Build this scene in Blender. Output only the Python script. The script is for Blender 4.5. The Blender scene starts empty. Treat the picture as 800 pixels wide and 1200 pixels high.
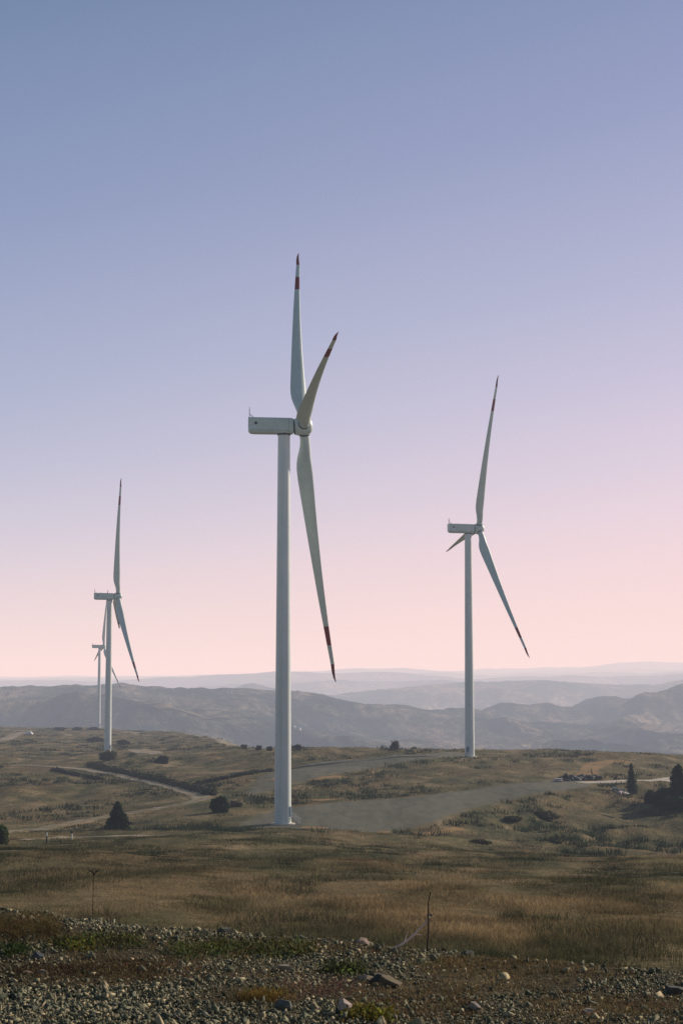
import bpy, bmesh, math, random
import numpy as np
from mathutils import Matrix, Vector, Euler

random.seed(7)
rng = np.random.default_rng(11)
sc = bpy.context.scene
COL = sc.collection
PI = math.pi

# ------------------------------------------------------------------ camera
ZC = 31.0
PITCH = 0.097
FPX = 2000.0 / 800.0          # focal length in units of frame width (frame 800 x 1200)
cam_d = bpy.data.cameras.new("camera")
cam = bpy.data.objects.new("camera", cam_d)
COL.objects.link(cam)
cam_d.sensor_fit = 'VERTICAL'
cam_d.sensor_height = 36.0
cam_d.lens = 60.0
cam_d.clip_start = 0.1
cam_d.clip_end = 120000.0
cam.location = (0, 0, ZC)
cam.rotation_euler = (PI / 2 + PITCH, 0, 0)
sc.camera = cam

CP, SP = math.cos(PITCH), math.sin(PITCH)


def ray(px, py):
    """direction of sight for a point of the photograph (800 x 1200)"""
    dx, du = (px - 400) / 2000.0, (600 - py) / 2000.0
    return np.array([dx, CP - du * SP, SP + du * CP])


def at_dist(px, py, y):
    d = ray(px, py)
    d = d / d[1] * y
    return np.array([d[0], d[1], ZC + d[2]])


# ------------------------------------------------------------------ noise
def _hash(ix, iy, seed):
    h = (ix.astype(np.int64) * 374761393 + iy.astype(np.int64) * 668265263 + seed * 1442695041) & 0xFFFFFFFF
    h = ((h ^ (h >> 13)) * 1274126177) & 0xFFFFFFFF
    h = h ^ (h >> 16)
    return (h & 0xFFFFFF) / float(0xFFFFFF)


def vnoise(x, y, seed=0):
    x = np.asarray(x, float); y = np.asarray(y, float)
    x0, y0 = np.floor(x), np.floor(y)
    fx, fy = x - x0, y - y0
    fx = fx * fx * fx * (fx * (fx * 6 - 15) + 10); fy = fy * fy * fy * (fy * (fy * 6 - 15) + 10)
    a = _hash(x0, y0, seed); b = _hash(x0 + 1, y0, seed)
    c = _hash(x0, y0 + 1, seed); d = _hash(x0 + 1, y0 + 1, seed)
    return (a + (b - a) * fx) * (1 - fy) + (c + (d - c) * fx) * fy


def fbm(x, y, seed=0, octv=4, gain=0.5):
    s, a, n = 0.0, 1.0, 0.0
    for k in range(octv):
        c, si = math.cos(0.6 * k + .3), math.sin(0.6 * k + .3)
        f = 2.03 ** k
        s = s + a * (vnoise((x * c - y * si) * f + 13.7 * k, (x * si + y * c) * f - 7.1 * k, seed + k) * 2 - 1)
        n += a; a *= gain
    return s / n


def sstep(a, b, x):
    t = np.clip((np.asarray(x, float) - a) / (b - a), 0, 1)
    return t * t * (3 - 2 * t)


# ------------------------------------------------------------------ mesh helpers
def mesh_np(name, V, F, mat, parent=None, col=None, smooth=False, attrs=None, mats=None, midx=None):
    """one mesh object from numpy arrays; F is (n,3) or (n,4)"""
    V = np.ascontiguousarray(V, np.float32); F = np.ascontiguousarray(F, np.int32)
    me = bpy.data.meshes.new(name)
    k = F.shape[1]
    me.vertices.add(len(V)); me.vertices.foreach_set('co', V.ravel())
    me.loops.add(F.size); me.loops.foreach_set('vertex_index', F.ravel())
    me.polygons.add(len(F))
    me.polygons.foreach_set('loop_start', np.arange(len(F), dtype=np.int32) * k)
    if smooth:
        me.polygons.foreach_set('use_smooth', np.ones(len(F), bool))
    for m in (mats or [mat]):
        me.materials.append(m)
    if midx is not None:
        me.polygons.foreach_set('material_index', np.ascontiguousarray(midx, np.int32))
    if col is not None:
        a = me.attributes.new('col', 'FLOAT_COLOR', 'POINT')
        c4 = np.ones((len(V), 4), np.float32); c4[:, :3] = col
        a.data.foreach_set('color', c4.ravel())
    for an, av in (attrs or {}).items():
        a = me.attributes.new(an, 'FLOAT', 'POINT')
        a.data.foreach_set('value', np.ascontiguousarray(av, np.float32))
    me.update(calc_edges=True)
    me.validate()
    o = bpy.data.objects.new(name, me)
    COL.objects.link(o)
    if parent is not None:
        o.parent = parent
    return o


def obj_bm(name, bm, mat, parent=None, smooth=False):
    me = bpy.data.meshes.new(name)
    bm.normal_update()
    bm.to_mesh(me); bm.free()
    for m in (mat if isinstance(mat, (list, tuple)) else [mat]):
        me.materials.append(m)
    if smooth:
        for p in me.polygons:
            p.use_smooth = True
        me.set_sharp_from_angle(angle=math.radians(38))
    o = bpy.data.objects.new(name, me)
    COL.objects.link(o)
    if parent is not None:
        o.parent = parent
    return o


def empty(name, loc, rz=0.0):
    o = bpy.data.objects.new(name, None)
    COL.objects.link(o)
    o.empty_display_size = 1.0
    o.location = [float(v) for v in loc]; o.rotation_euler = (0, 0, rz)
    return o


def tag(o, label=None, cat=None, group=None, kind=None):
    if label: o['label'] = label
    if cat: o['category'] = cat
    if group: o['group'] = group
    if kind: o['kind'] = kind
    return o


def add_box(bm, c, s, rot=None, bevel=0.0):
    m = Matrix.Translation(c) @ (rot.to_4x4() if rot is not None else Matrix.Identity(4)) @ Matrix.Diagonal((s[0], s[1], s[2], 1))
    r = bmesh.ops.create_cube(bm, size=1.0, matrix=m)
    if bevel > 0:
        es = list({e for v in r['verts'] for e in v.link_edges})
        bmesh.ops.bevel(bm, geom=es, offset=bevel, segments=2, affect='EDGES', profile=0.6)


def add_tube(bm, p0, p1, r0, r1=None, seg=8, caps=True):
    p0, p1 = Vector(p0), Vector(p1)
    r1 = r0 if r1 is None else r1
    d = p1 - p0
    q = Vector((0, 0, 1)).rotation_difference(d.normalized())
    m = Matrix.Translation((p0 + p1) / 2) @ q.to_matrix().to_4x4()
    bmesh.ops.create_cone(bm, cap_ends=caps, segments=seg, radius1=r0, radius2=r1, depth=d.length, matrix=m)


def add_lathe(bm, prof, seg=48, axis='Z'):
    """profile of (r, h) pairs turned round an axis"""
    rings = []
    for r, h in prof:
        ring = []
        for k in range(seg):
            a = 2 * PI * k / seg
            if axis == 'Z':
                ring.append(bm.verts.new((r * math.cos(a), r * math.sin(a), h)))
            else:
                ring.append(bm.verts.new((h, r * math.cos(a), r * math.sin(a))))
        rings.append(ring)
    for a, b in zip(rings[:-1], rings[1:]):
        for k in range(seg):
            bm.faces.new((a[k], a[(k + 1) % seg], b[(k + 1) % seg], b[k]))
    if prof[0][0] > 1e-4: bm.faces.new(rings[0][::-1])
    if prof[-1][0] > 1e-4: bm.faces.new(rings[-1])
    bmesh.ops.recalc_face_normals(bm, faces=bm.faces[:])


# ------------------------------------------------------------------ materials
def new_mat(name):
    m = bpy.data.materials.new(name)
    m.use_nodes = True
    nt = m.node_tree
    b = nt.nodes['Principled BSDF']
    b.inputs['Specular IOR Level'].default_value = 0.25
    return m, nt, b


def N(nt, t, **kw):
    n = nt.nodes.new(t)
    for k, v in kw.items():
        setattr(n, k, v)
    return n


def noise(nt, vec, scale, detail=4, rough=.55):
    n = N(nt, 'ShaderNodeTexNoise')
    n.inputs['Scale'].default_value = scale; n.inputs['Detail'].default_value = detail; n.inputs['Roughness'].default_value = rough
    if vec is not None: nt.links.new(vec, n.inputs['Vector'])
    return n.outputs['Fac']


def ramp(nt, fac, stops):
    r = N(nt, 'ShaderNodeValToRGB')
    e = r.color_ramp.elements
    while len(e) < len(stops): e.new(0.5)
    for k, (p, c) in enumerate(stops):
        e[k].position = p; e[k].color = (c[0], c[1], c[2], 1)
    nt.links.new(fac, r.inputs['Fac'])
    return r.outputs['Color']


def mix(nt, fac, a, b, blend='MIX'):
    n = N(nt, 'ShaderNodeMix', data_type='RGBA', blend_type=blend)
    for s, v in ((n.inputs[0], fac), (n.inputs[6], a), (n.inputs[7], b)):
        if isinstance(v, (int, float)): s.default_value = v
        elif isinstance(v, (tuple, list)): s.default_value = (v[0], v[1], v[2], 1)
        else: nt.links.new(v, s)
    return n.outputs[2]


def math_n(nt, op, a, b=0.0, clamp=False):
    n = N(nt, 'ShaderNodeMath', operation=op, use_clamp=clamp)
    for s, v in ((n.inputs[0], a), (n.inputs[1], b)):
        if isinstance(v, (int, float)): s.default_value = v
        else: nt.links.new(v, s)
    return n.outputs[0]


def bump(nt, b, h, strength, dist):
    n = N(nt, 'ShaderNodeBump')
    n.inputs['Strength'].default_value = strength; n.inputs['Distance'].default_value = dist
    nt.links.new(h, n.inputs['Height']); nt.links.new(n.outputs['Normal'], b.inputs['Normal'])


def vary_mat(name, c0, c1, scale, rough=.8, coord='Object', bump_s=0.0, bump_d=.01, detail=5, metallic=0.0, spec=.25):
    m, nt, b = new_mat(name)
    tc = N(nt, 'ShaderNodeTexCoord')
    f = noise(nt, tc.outputs[coord], scale, detail)
    nt.links.new(ramp(nt, f, [(.32, c0), (.68, c1)]), b.inputs['Base Color'])
    b.inputs['Roughness'].default_value = rough
    b.inputs['Metallic'].default_value = metallic
    b.inputs['Specular IOR Level'].default_value = spec
    if bump_s: bump(nt, b, f, bump_s, bump_d)
    return m


def attr_mat(name, rough=.9, nscale=None, amount=.35, spec=.1, bump_s=0, bump_d=.01, trans=0.0):
    """base colour from the per-blade / per-stone colour attribute, mottled by noise"""
    m, nt, b = new_mat(name)
    a = N(nt, 'ShaderNodeAttribute', attribute_name='col')
    c = a.outputs['Color']
    if nscale:
        g = N(nt, 'ShaderNodeNewGeometry')
        f = noise(nt, g.outputs['Position'], nscale, 3)
        c = mix(nt, amount, c, ramp(nt, f, [(.3, (.1, .1, .1)), (.7, (1.7, 1.7, 1.7))]), 'MULTIPLY')
        if bump_s: bump(nt, b, f, bump_s, bump_d)
    nt.links.new(c, b.inputs['Base Color'])
    b.inputs['Roughness'].default_value = rough
    b.inputs['Specular IOR Level'].default_value = spec
    if trans:
        tr = N(nt, 'ShaderNodeBsdfTranslucent'); nt.links.new(c, tr.inputs['Color'])
        ms = N(nt, 'ShaderNodeMixShader'); ms.inputs[0].default_value = trans
        nt.links.new(b.outputs[0], ms.inputs[1]); nt.links.new(tr.outputs[0], ms.inputs[2])
        nt.links.new(ms.outputs[0], nt.nodes['Material Output'].inputs['Surface'])
    return m


# ground colour, shared by the ground and by the ragged edges of roads
def ground_group():
    g = bpy.data.node_groups.new('ground_colour', 'ShaderNodeTree')
    g.interface.new_socket('Color', in_out='OUTPUT', socket_type='NodeSocketColor')
    g.interface.new_socket('Height', in_out='OUTPUT', socket_type='NodeSocketFloat')
    out = g.nodes.new('NodeGroupOutput')
    geo = g.nodes.new('ShaderNodeNewGeometry')
    P = geo.outputs['Position']
    mp = N(g, 'ShaderNodeMapping'); mp.inputs['Scale'].default_value = (1, .35, 1)
    g.links.new(P, mp.inputs['Vector'])
    big = noise(g, mp.outputs[0], .02, 5, .6)
    mid = noise(g, mp.outputs[0], .11, 5, .62)
    fine = noise(g, P, 1.1, 6, .7)
    c1 = ramp(g, big, [(.34, (.070, .078, .030)), (.47, (.112, .098, .042)), (.57, (.152, .118, .054)), (.70, (.086, .090, .034))])
    c2 = ramp(g, mid, [(.38, (.024, .036, .018)), (.47, (.084, .083, .037)), (.56, (.168, .135, .067)), (.66, (.32, .24, .14))])
    c = mix(g, .62, c1, c2)
    rust = noise(g, mp.outputs[0], .045, 4, .6)
    rf = N(g, 'ShaderNodeMapRange'); rf.inputs[1].default_value = .50; rf.inputs[2].default_value = .66; rf.inputs[4].default_value = .5; g.links.new(rust, rf.inputs[0])
    c = mix(g, rf.outputs[0], c, (.155, .100, .050))
    c = mix(g, .75, c, ramp(g, fine, [(.30, (.40, .42, .40)), (.5, (1, 1, 1)), (.72, (1.5, 1.45, 1.4))]), 'MULTIPLY')
    g.links.new(c, out.inputs[0]); g.links.new(fine, out.inputs[1])
    return g


GG = ground_group()


def ground_mat():
    m, nt, b = new_mat('dry_ground')
    gn = N(nt, 'ShaderNodeGroup'); gn.node_tree = GG
    nt.links.new(gn.outputs[0], b.inputs['Base Color'])
    b.inputs['Roughness'].default_value = .95; b.inputs['Specular IOR Level'].default_value = .05
    bump(nt, b, gn.outputs[1], .8, .5)
    return m


def road_mat(name, c0, c1, scale, streak=(1, 1, 1), edge_soft=.5, bump_s=.3):
    """a worn track whose edge frays into the ground colour along the 'edge' attribute"""
    m, nt, b = new_mat(name)
    gn = N(nt, 'ShaderNodeGroup'); gn.node_tree = GG
    geo = N(nt, 'ShaderNodeNewGeometry')
    mp = N(nt, 'ShaderNodeMapping'); mp.inputs['Scale'].default_value = streak
    nt.links.new(geo.outputs['Position'], mp.inputs['Vector'])
    f = noise(nt, mp.outputs[0], scale, 6, .62)
    f2 = noise(nt, mp.outputs[0], scale * .13, 4, .6)
    c = mix(nt, .5, ramp(nt, f, [(.3, c0), (.7, c1)]), ramp(nt, f2, [(.35, c0), (.65, c1)]))
    ea = N(nt, 'ShaderNodeAttribute', attribute_name='edge')
    en = noise(nt, geo.outputs['Position'], .35, 5, .7)
    k = math_n(nt, 'ADD', ea.outputs['Fac'], math_n(nt, 'MULTIPLY', math_n(nt, 'SUBTRACT', en, .5), 1.8))
    k = math_n(nt, 'MULTIPLY', math_n(nt, 'SUBTRACT', k, .38), 1 / edge_soft, clamp=True)
    nt.links.new(mix(nt, k, gn.outputs[0], c), b.inputs['Base Color'])
    b.inputs['Roughness'].default_value = .95; b.inputs['Specular IOR Level'].default_value = .05
    bump(nt, b, f, bump_s, .15)
    return m


M_GROUND = ground_mat()
M_PAD = road_mat('grey_gravel', (.058, .066, .048), (.175, .168, .125), .40, (1, .16, 1))
M_DIRT = road_mat('tan_dirt', (.19, .165, .12), (.37, .315, .235), .5)
M_SAND = road_mat('orange_sand', (.20, .125, .050), (.31, .20, .095), .6)
M_PALE = road_mat('pale_chippings', (.42, .37, .31), (.62, .55, .47), .6)
M_ROADBED = vary_mat('stony_earth', (.034, .027, .014), (.115, .090, .050), 9.0, .95, 'Generated', .5, .03, 8, spec=.1)
M_GRASS = attr_mat('dry_grass_blades', .95, .25, .35, .03, trans=.42)
M_STONE = attr_mat('gravel_stone', .85, 22.0, .45, .25, .5, .01)
M_LEAF = attr_mat('leaf_clumps', .8, .8, .35, .15, trans=.32)
M_WEED = attr_mat('weed_leaves', .8, 9.0, .3, .15, trans=.35)
M_BARK = vary_mat('bark', (.035, .027, .02), (.075, .058, .042), 6, .95, bump_s=.5, bump_d=.03)
M_WHITE = vary_mat('weathered_white_paint', (.50, .60, .575), (.58, .655, .625), .35, .42, spec=.4)
M_TOWER = vary_mat('tower_white_paint', (.60, .68, .68), (.68, .735, .73), .22, .45, spec=.4)
def streak(m, sc_, lo):
    nt = m.node_tree; b = nt.nodes['Principled BSDF']
    src = b.inputs['Base Color'].links[0].from_socket
    tc = N(nt, 'ShaderNodeTexCoord'); mp = N(nt, 'ShaderNodeMapping'); mp.inputs['Scale'].default_value = sc_
    nt.links.new(tc.outputs['Object'], mp.inputs['Vector'])
    f = noise(nt, mp.outputs[0], 1.0, 5, .65)
    nt.links.new(mix(nt, 1.0, src, ramp(nt, f, [(.30, (lo, lo, lo * .97)), (.52, (1, 1, 1))]), 'MULTIPLY'), b.inputs['Base Color'])


streak(M_TOWER, (2.2, 2.2, .045), .82); streak(M_WHITE, (.5, .5, .22), .93)
M_RED = vary_mat('red_band_paint', (.17, .012, .015), (.23, .016, .019), .8, .5, spec=.3)
M_DARKM = vary_mat('dark_rubber_seal', (.03, .04, .045), (.06, .07, .075), 2, .6)
M_STEEL = vary_mat('galvanised_steel', (.20, .21, .21), (.33, .34, .34), 4, .5, metallic=.4)
M_CONC = vary_mat('pale_concrete', (.48, .45, .41), (.62, .58, .53), 1.4, .9, bump_s=.2)
M_DOOR = vary_mat('blue_grey_door_paint', (.06, .12, .18), (.09, .16, .23), 2, .5)
M_WOOD = vary_mat('dark_weathered_wood', (.025, .020, .016), (.055, .045, .035), 30, .9)
M_PINKW = vary_mat('bare_pinkish_wood', (.74, .54, .44), (.88, .70, .60), 25, .85)
M_GLASS = vary_mat('dark_window_glass', (.02, .025, .03), (.04, .045, .05), 3, .15, spec=.6)
M_WALLW = vary_mat('white_render', (.78, .76, .72), (.86, .84, .8), .8, .8)
M_ROOF = vary_mat('pale_sheet_roof', (.70, .68, .66), (.80, .78, .76), 1.0, .7)
M_VANW = vary_mat('white_van_paint', (.78, .78, .77), (.85, .85, .84), .6, .35, spec=.5)

# ------------------------------------------------------------------ terrain
YK = [20, 45, 60, 100, 150, 200, 250, 300, 345, 365, 400, 450, 490, 520, 600, 650, 700, 760, 853, 1100, 1500, 1750, 2000, 2600]
COLS = {
    -.30: [24.4, 23.2, 22, 19.3, 14.8, 10.9, 7.5, 4.2, 1.0, .0, -1.5, -2.2, -2.6, -2.8, -3.2, -3.6, -4.2, -4.8, -6, -9, -15, -19, -45, -300],
    -.20: [24.4, 23.2, 22, 19.3, 14.8, 10.9, 7.5, 4.2, 1.0, .0, -1.5, -2.2, -2.6, -2.8, -3.2, -3.6, -4.2, -4.8, -6, -9, -15, -19, -45, -300],
    -.13: [24.4, 23.2, 22, 19.2, 14.8, 10.9, 7.5, 4.2, 1.0, .0, -1.0, -1.6, -2.0, -2.2, -3.0, -3.5, -4.1, -4.8, -5.8, -9.5, -14.5, -18.5, -45, -300],
    -.08: [24.4, 23.2, 22, 19.0, 14.7, 10.9, 7.4, 4.1, .8, .2, -.3, -.5, -.6, -.8, -1.2, -1.5, -2.2, -3.0, -4.8, -7.5, -16, -45, -80, -300],
    -.055: [24.4, 23.2, 21.9, 18.7, 14.6, 10.9, 7.3, 4.0, .7, .2, 0, -.1, 0, .0, .6, .8, .8, -.1, -1.2, -9.5, -45, -120, -180, -300],
    -.03: [24.4, 23.2, 21.9, 18.6, 14.6, 10.9, 7.3, 3.9, .6, .2, .1, 0, 0, 0, 1.2, 2.0, 2.2, 1.0, -8, -45, -130, -170, -200, -300],
    .05: [24.4, 23.2, 21.9, 18.5, 14.4, 10.5, 6.8, 3.2, -.2, -.2, -.1, 0, 0, 0, 1.2, 2.0, 2.0, -1, -14, -50, -130, -170, -200, -300],
    .10: [24.4, 23.2, 21.9, 18.4, 14.2, 10.0, 5.7, 1.8, -1.2, -1.8, -2, -1.2, 0, .2, 1.0, 1.6, 1.8, -1, -14, -50, -130, -170, -200, -300],
    .15: [24.4, 23.2, 21.9, 18.3, 14.0, 9.5, 5.0, .8, -1.8, -2.6, -3.4, -3.4, -1.5, .1, .8, 1.3, 1.2, -2, -15, -50, -130, -170, -200, -300],
    .20: [24.4, 23.2, 21.9, 18.3, 13.8, 9.3, 4.8, .6, -2, -2.8, -3.6, -3.8, -2.2, -.8, -.3, -.4, -1.2, -5, -18, -55, -135, -170, -200, -300],
    .30: [24.4, 23.2, 21.9, 18.3, 13.8, 9.3, 4.8, .6, -2, -2.8, -3.6, -3.8, -2.6, -1.8, -2, -3, -5, -9, -22, -60, -140, -170, -200, -300],
}


def pchip(xk, yk, x):
    xk, yk = np.array(xk, float), np.array(yk, float)
    h = np.diff(xk); dl = np.diff(yk) / h
    m = np.zeros(len(xk)); m[0], m[-1] = dl[0], dl[-1]
    for i in range(1, len(xk) - 1):
        if dl[i - 1] * dl[i] > 0:
            w1, w2 = 2 * h[i] + h[i - 1], h[i] + 2 * h[i - 1]
            m[i] = (w1 + w2) / (w1 / dl[i - 1] + w2 / dl[i])
    i = np.clip(np.searchsorted(xk, x) - 1, 0, len(h) - 1)
    t = np.clip((x - xk[i]) / h[i], 0, 1)
    return ((1 + 2 * t) * (1 - t) ** 2 * yk[i] + t * (1 - t) ** 2 * h[i] * m[i] + t * t * (3 - 2 * t) * yk[i + 1] + t * t * (t - 1) * h[i] * m[i + 1])


NS, NY = 440, 640
S = np.linspace(-.46, .46, NS)
YG = np.concatenate([np.linspace(-12, 20, 50, endpoint=False), np.geomspace(20, 2600, NY - 50)])
PRO_U = np.array(sorted(COLS)); PRO = np.array([pchip(YK, COLS[u], np.maximum(YG, 20)) for u in PRO_U])   # (ncol, NY)
Uf = S
prof = np.array([np.interp(Uf, PRO_U, PRO[:, j]) for j in range(NY)])                                    # (NY, NS)
ker = np.exp(-.5 * (np.arange(-14, 15) / 6.0) ** 2); ker /= ker.sum()
pp = np.pad(prof, ((0, 0), (14, 14)), mode='edge')
prof = np.array([np.convolve(r, ker, 'valid') for r in pp])
WID = np.maximum(YG, 30.0)
GX = S[None, :] * WID[:, None]
GY = np.repeat(YG[:, None], NS, 1)


def poly_flat(pts):
    """photograph outline -> outline on the level z = 0 bench"""
    out = []
    for px, py in pts:
        d = ray(px, py); t = -ZC / d[2]
        out.append((d[0] * t, d[1] * t))
    return np.array(out)


PAD = poly_flat([(272, 966), (300, 972), (345, 975), (400, 976.5), (455, 976), (500, 970), (535, 957), (565, 946), (600, 937), (640, 929), (692, 922), (700, 916),
                 (655, 914), (600, 918), (530, 928), (470, 935), (400, 940), (350, 944), (315, 950), (285, 958)])


def poly_dist(P, x, y):
    """signed distance, positive inside"""
    x = np.asarray(x, float); y = np.asarray(y, float)
    ins = np.zeros(x.shape, bool); dm = np.full(x.shape, 1e18)
    for i in range(len(P)):
        x1, y1 = P[i]; x2, y2 = P[(i + 1) % len(P)]
        c = ((y1 > y) != (y2 > y)) & (x < (x2 - x1) * (y - y1) / (y2 - y1 + 1e-12) + x1)
        ins ^= c
        t = np.clip(((x - x1) * (x2 - x1) + (y - y1) * (y2 - y1)) / ((x2 - x1) ** 2 + (y2 - y1) ** 2 + 1e-12), 0, 1)
        dm = np.minimum(dm, (x - x1 - t * (x2 - x1)) ** 2 + (y - y1 - t * (y2 - y1)) ** 2)
    return np.where(ins, 1, -1) * np.sqrt(dm)


TURB = {  # x, y, z of base, yaw, rotor phase
    'main': (-12.4, 365.3, 4.0, -38.0),
    'right': (47.7, 641.4, 12.6, 25.5),
    'left': (-115.7, 853.0, 11.6, 15.7),
    'far': (-246.3, 1746.0, 22.4, 16.0),
}
HUBZ = {'main': -30.8 + 85 + ZC, 'right': -28.9 + 85 + ZC, 'left': -44.4 + 85 + ZC, 'far': -52.9 + 85 + ZC}


def terr(x, y):
    x = np.asarray(x, float); y = np.asarray(y, float)
    fi = np.clip(np.interp(y, YG, np.arange(NY)), 0, NY - 1.001)
    s = x / np.maximum(y, 30.0)
    fj = np.clip((s - S[0]) / (S[1] - S[0]), 0, NS - 1.001)
    i, j = fi.astype(int), fj.astype(int); a, b = fi - i, fj - j
    return (GZ[i, j] * (1 - a) * (1 - b) + GZ[i + 1, j] * a * (1 - b) + GZ[i, j + 1] * (1 - a) * b + GZ[i + 1, j + 1] * a * b)


def hit(px, py, y0=10.0, y1=2550.0):
    """first point of the ground seen at a point of the photograph"""
    d = ray(px, py); d = d / d[1]
    ys = np.geomspace(y0, y1, 6000)
    g = ZC + d[2] * ys - terr(d[0] * ys, ys)
    k = np.argmax(g < 0)
    if g[k] >= 0: k = np.argmin(np.where(ys > 15 * y0, g / ys, 1e9))
    y = ys[k]
    return np.array([d[0] * y, y, float(terr(d[0] * y, y))])


def track_line():
    P = np.array([hit(*p)[:2] for p in TRACK_PX])
    t = np.linspace(0, len(P) - 1, 60)
    return np.stack([np.interp(t, np.arange(len(P)), P[:, k]) for k in range(2)], 1)


def terrain_fn(x, y, base):
    dpad = poly_dist(PAD, x, y)
    flat = sstep(-14, 2, dpad)
    for k, (tx, ty, _, _) in TURB.items():
        flat = np.maximum(flat, 1 - sstep(5, 22, np.hypot(x - tx, y - ty)))
    z = base.copy()
    z = z * (1 - sstep(-16, 1, dpad)) + 0.0 * sstep(-16, 1, dpad)
    near = (y > 380) & (y < 760) & (x < -5)
    dt = np.full(x.shape, 1e6)
    dt[near] = np.sqrt(np.min((x[near][:, None] - TRK[None, :, 0]) ** 2 + ((y[near][:, None] - TRK[None, :, 1]) * .45) ** 2, 1))
    flat = np.maximum(flat, .85 * (1 - sstep(5, 26, dt)))
    rough = 1 - flat
    zone = sstep(38, 80, y)
    z += rough * zone * (.55 * fbm(x / 13, y / 17, 3, 4) + 1.2 * fbm(x / 36, y / 50, 9, 3) * sstep(60, 200, y))
    z += rough * sstep(350, 520, y) * 1.4 * fbm(x / 45, y / 70, 21, 4)
    # lumpy bank below the pad on the right
    bank = sstep(20, 50, x) * sstep(280, 340, y) * (1 - sstep(505, 530, y))
    z += rough * bank * 2.4 * fbm(x / 13, y / 20, 31, 4)
    # hummocks on the left
    z += rough * sstep(-35, -60, -x * -1) * sstep(380, 430, y) * (1 - sstep(800, 900, y)) * 1.7 * fbm(x / 16, y / 24, 41, 4)
    # the gravel road the camera stands on, and the bank that falls from its edge
    e = (y - (16.1 - .62 * x)) * .85 + .35 * fbm(x / 1.7, y / 1.7, 51, 3)
    top = 28.6 + .05 * fbm(x / 1.1, y / 1.1, 61, 4) + .06 * fbm(x / 4, y / 4, 63, 2)
    fall = top - .10 * sstep(-.5, .6, e) - np.maximum(e, 0) * .36
    z = np.where(e < 30, np.maximum(np.where(y < 60, fall, -999), z), z)
    return z


TRACK_PX = [(-25, 981), (30, 972), (70, 966), (110, 960), (160, 952), (205, 945), (238, 938), (232, 932), (205, 924), (172, 916), (140, 909.5), (105, 903.5), (70, 899.5), (20, 896)]
GZ = prof
TRK = track_line()
GZ = terrain_fn(GX, GY, prof)
for k, (tx, ty, _, _) in TURB.items():       # level seats for the turbines
    j = np.unravel_index(np.argmin((GX - tx) ** 2 + (GY - ty) ** 2), GX.shape)
    w = 1 - sstep(4, 16, np.hypot(GX - tx, (GY - ty) * .8))
    GZ = GZ * (1 - w) + (0.2 if k == 'main' else GZ[j]) * w


def grid_faces(ny, nx):
    i, j = np.meshgrid(np.arange(ny - 1), np.arange(nx - 1), indexing='ij')
    a = (i * nx + j).ravel()
    return np.stack([a, a + 1, a + nx + 1, a + nx], 1)


g = mesh_np('ground', np.stack([GX, GY, GZ], -1).reshape(-1, 3), grid_faces(NY, NS), M_GROUND, smooth=True)
tag(g, kind='structure')

# ------------------------------------------------------------------ roads and pads, draped
ROADS = []     # for keeping scrub off them


def drape_poly(name, P, mat, step, lift=.10, soft=5.0, rag=2.5):
    P = np.array(P)
    x0, y0 = P.min(0) - 4; x1, y1 = P.max(0) + 4
    xs = np.arange(x0, x1, step); ys = np.arange(y0, y1, step * 1.6)
    X, Y = np.meshgrid(xs, ys)
    D = poly_dist(P, X, Y) + rag * fbm(X / 9, Y / 12, 77, 3)
    Z = terr(X, Y) + lift - .25 * sstep(1.5, -1.5, D)
    F = grid_faces(len(ys), len(xs))
    keep = (D.ravel()[F] > -1.5).all(1)
    F = F[keep]
    used = np.unique(F); re = np.full(X.size, -1); re[used] = np.arange(len(used))
    V = np.stack([X, Y, Z], -1).reshape(-1, 3)[used]
    o = mesh_np(name, V, re[F], mat, smooth=True, attrs={'edge': np.clip(D.ravel()[used] / soft + .3, 0, 1)})
    tag(o, kind='structure')
    ROADS.append(('poly', P))
    return o


def smooth_path(P, n):
    P = np.array(P, float)
    d = np.r_[0, np.cumsum(np.hypot(*np.diff(P[:, :2], axis=0).T))]
    t = np.linspace(0, d[-1], n)
    Q = np.stack([np.interp(t, d, P[:, k]) for k in range(2)], 1)
    k = max(3, n // (3 * len(P))) | 1
    for _ in range(2):
        Qp = np.pad(Q, ((k // 2, k // 2), (0, 0)), mode='edge')
        Q = np.stack([np.convolve(Qp[:, c], np.ones(k) / k, 'valid') for c in range(2)], 1)
    return Q


def drape_strip(name, pts, width, mat, lift=.13, n=160, fade=None):
    Q = smooth_path(pts, n)
    T = np.gradient(Q, axis=0); T /= np.linalg.norm(T, axis=1)[:, None] + 1e-9
    Nn = np.stack([-T[:, 1], T[:, 0]], 1)
    nc = 13
    c = np.linspace(-1, 1, nc)
    wv = width / 2 * (1 + .25 * fbm(np.arange(n) / 9., np.zeros(n), 5, 3))
    X = Q[:, None, 0] + Nn[:, None, 0] * c[None] * wv[:, None]; Y = Q[:, None, 1] + Nn[:, None, 1] * c[None] * wv[:, None]
    Z = terr(X, Y) + lift - .22 * sstep(.8, 1.0, np.abs(c))[None]
    E = np.clip((1 - np.abs(c)) * 2.2, 0, 1)[None] * np.ones((n, 1))
    # twin wheel ruts with a rougher strip between them
    E = E * (1 - .30 * np.exp(-(c / .16) ** 2))[None]
    if fade is not None: E = E * np.interp(np.linspace(0, 1, n), *fade)[:, None]
    o = mesh_np(name, np.stack([X, Y, Z], -1).reshape(-1, 3), grid_faces(n, nc), mat, smooth=True, attrs={'edge': E.ravel()})
    tag(o, kind='structure')
    ROADS.append(('path', Q, width / 2))
    return o


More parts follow.
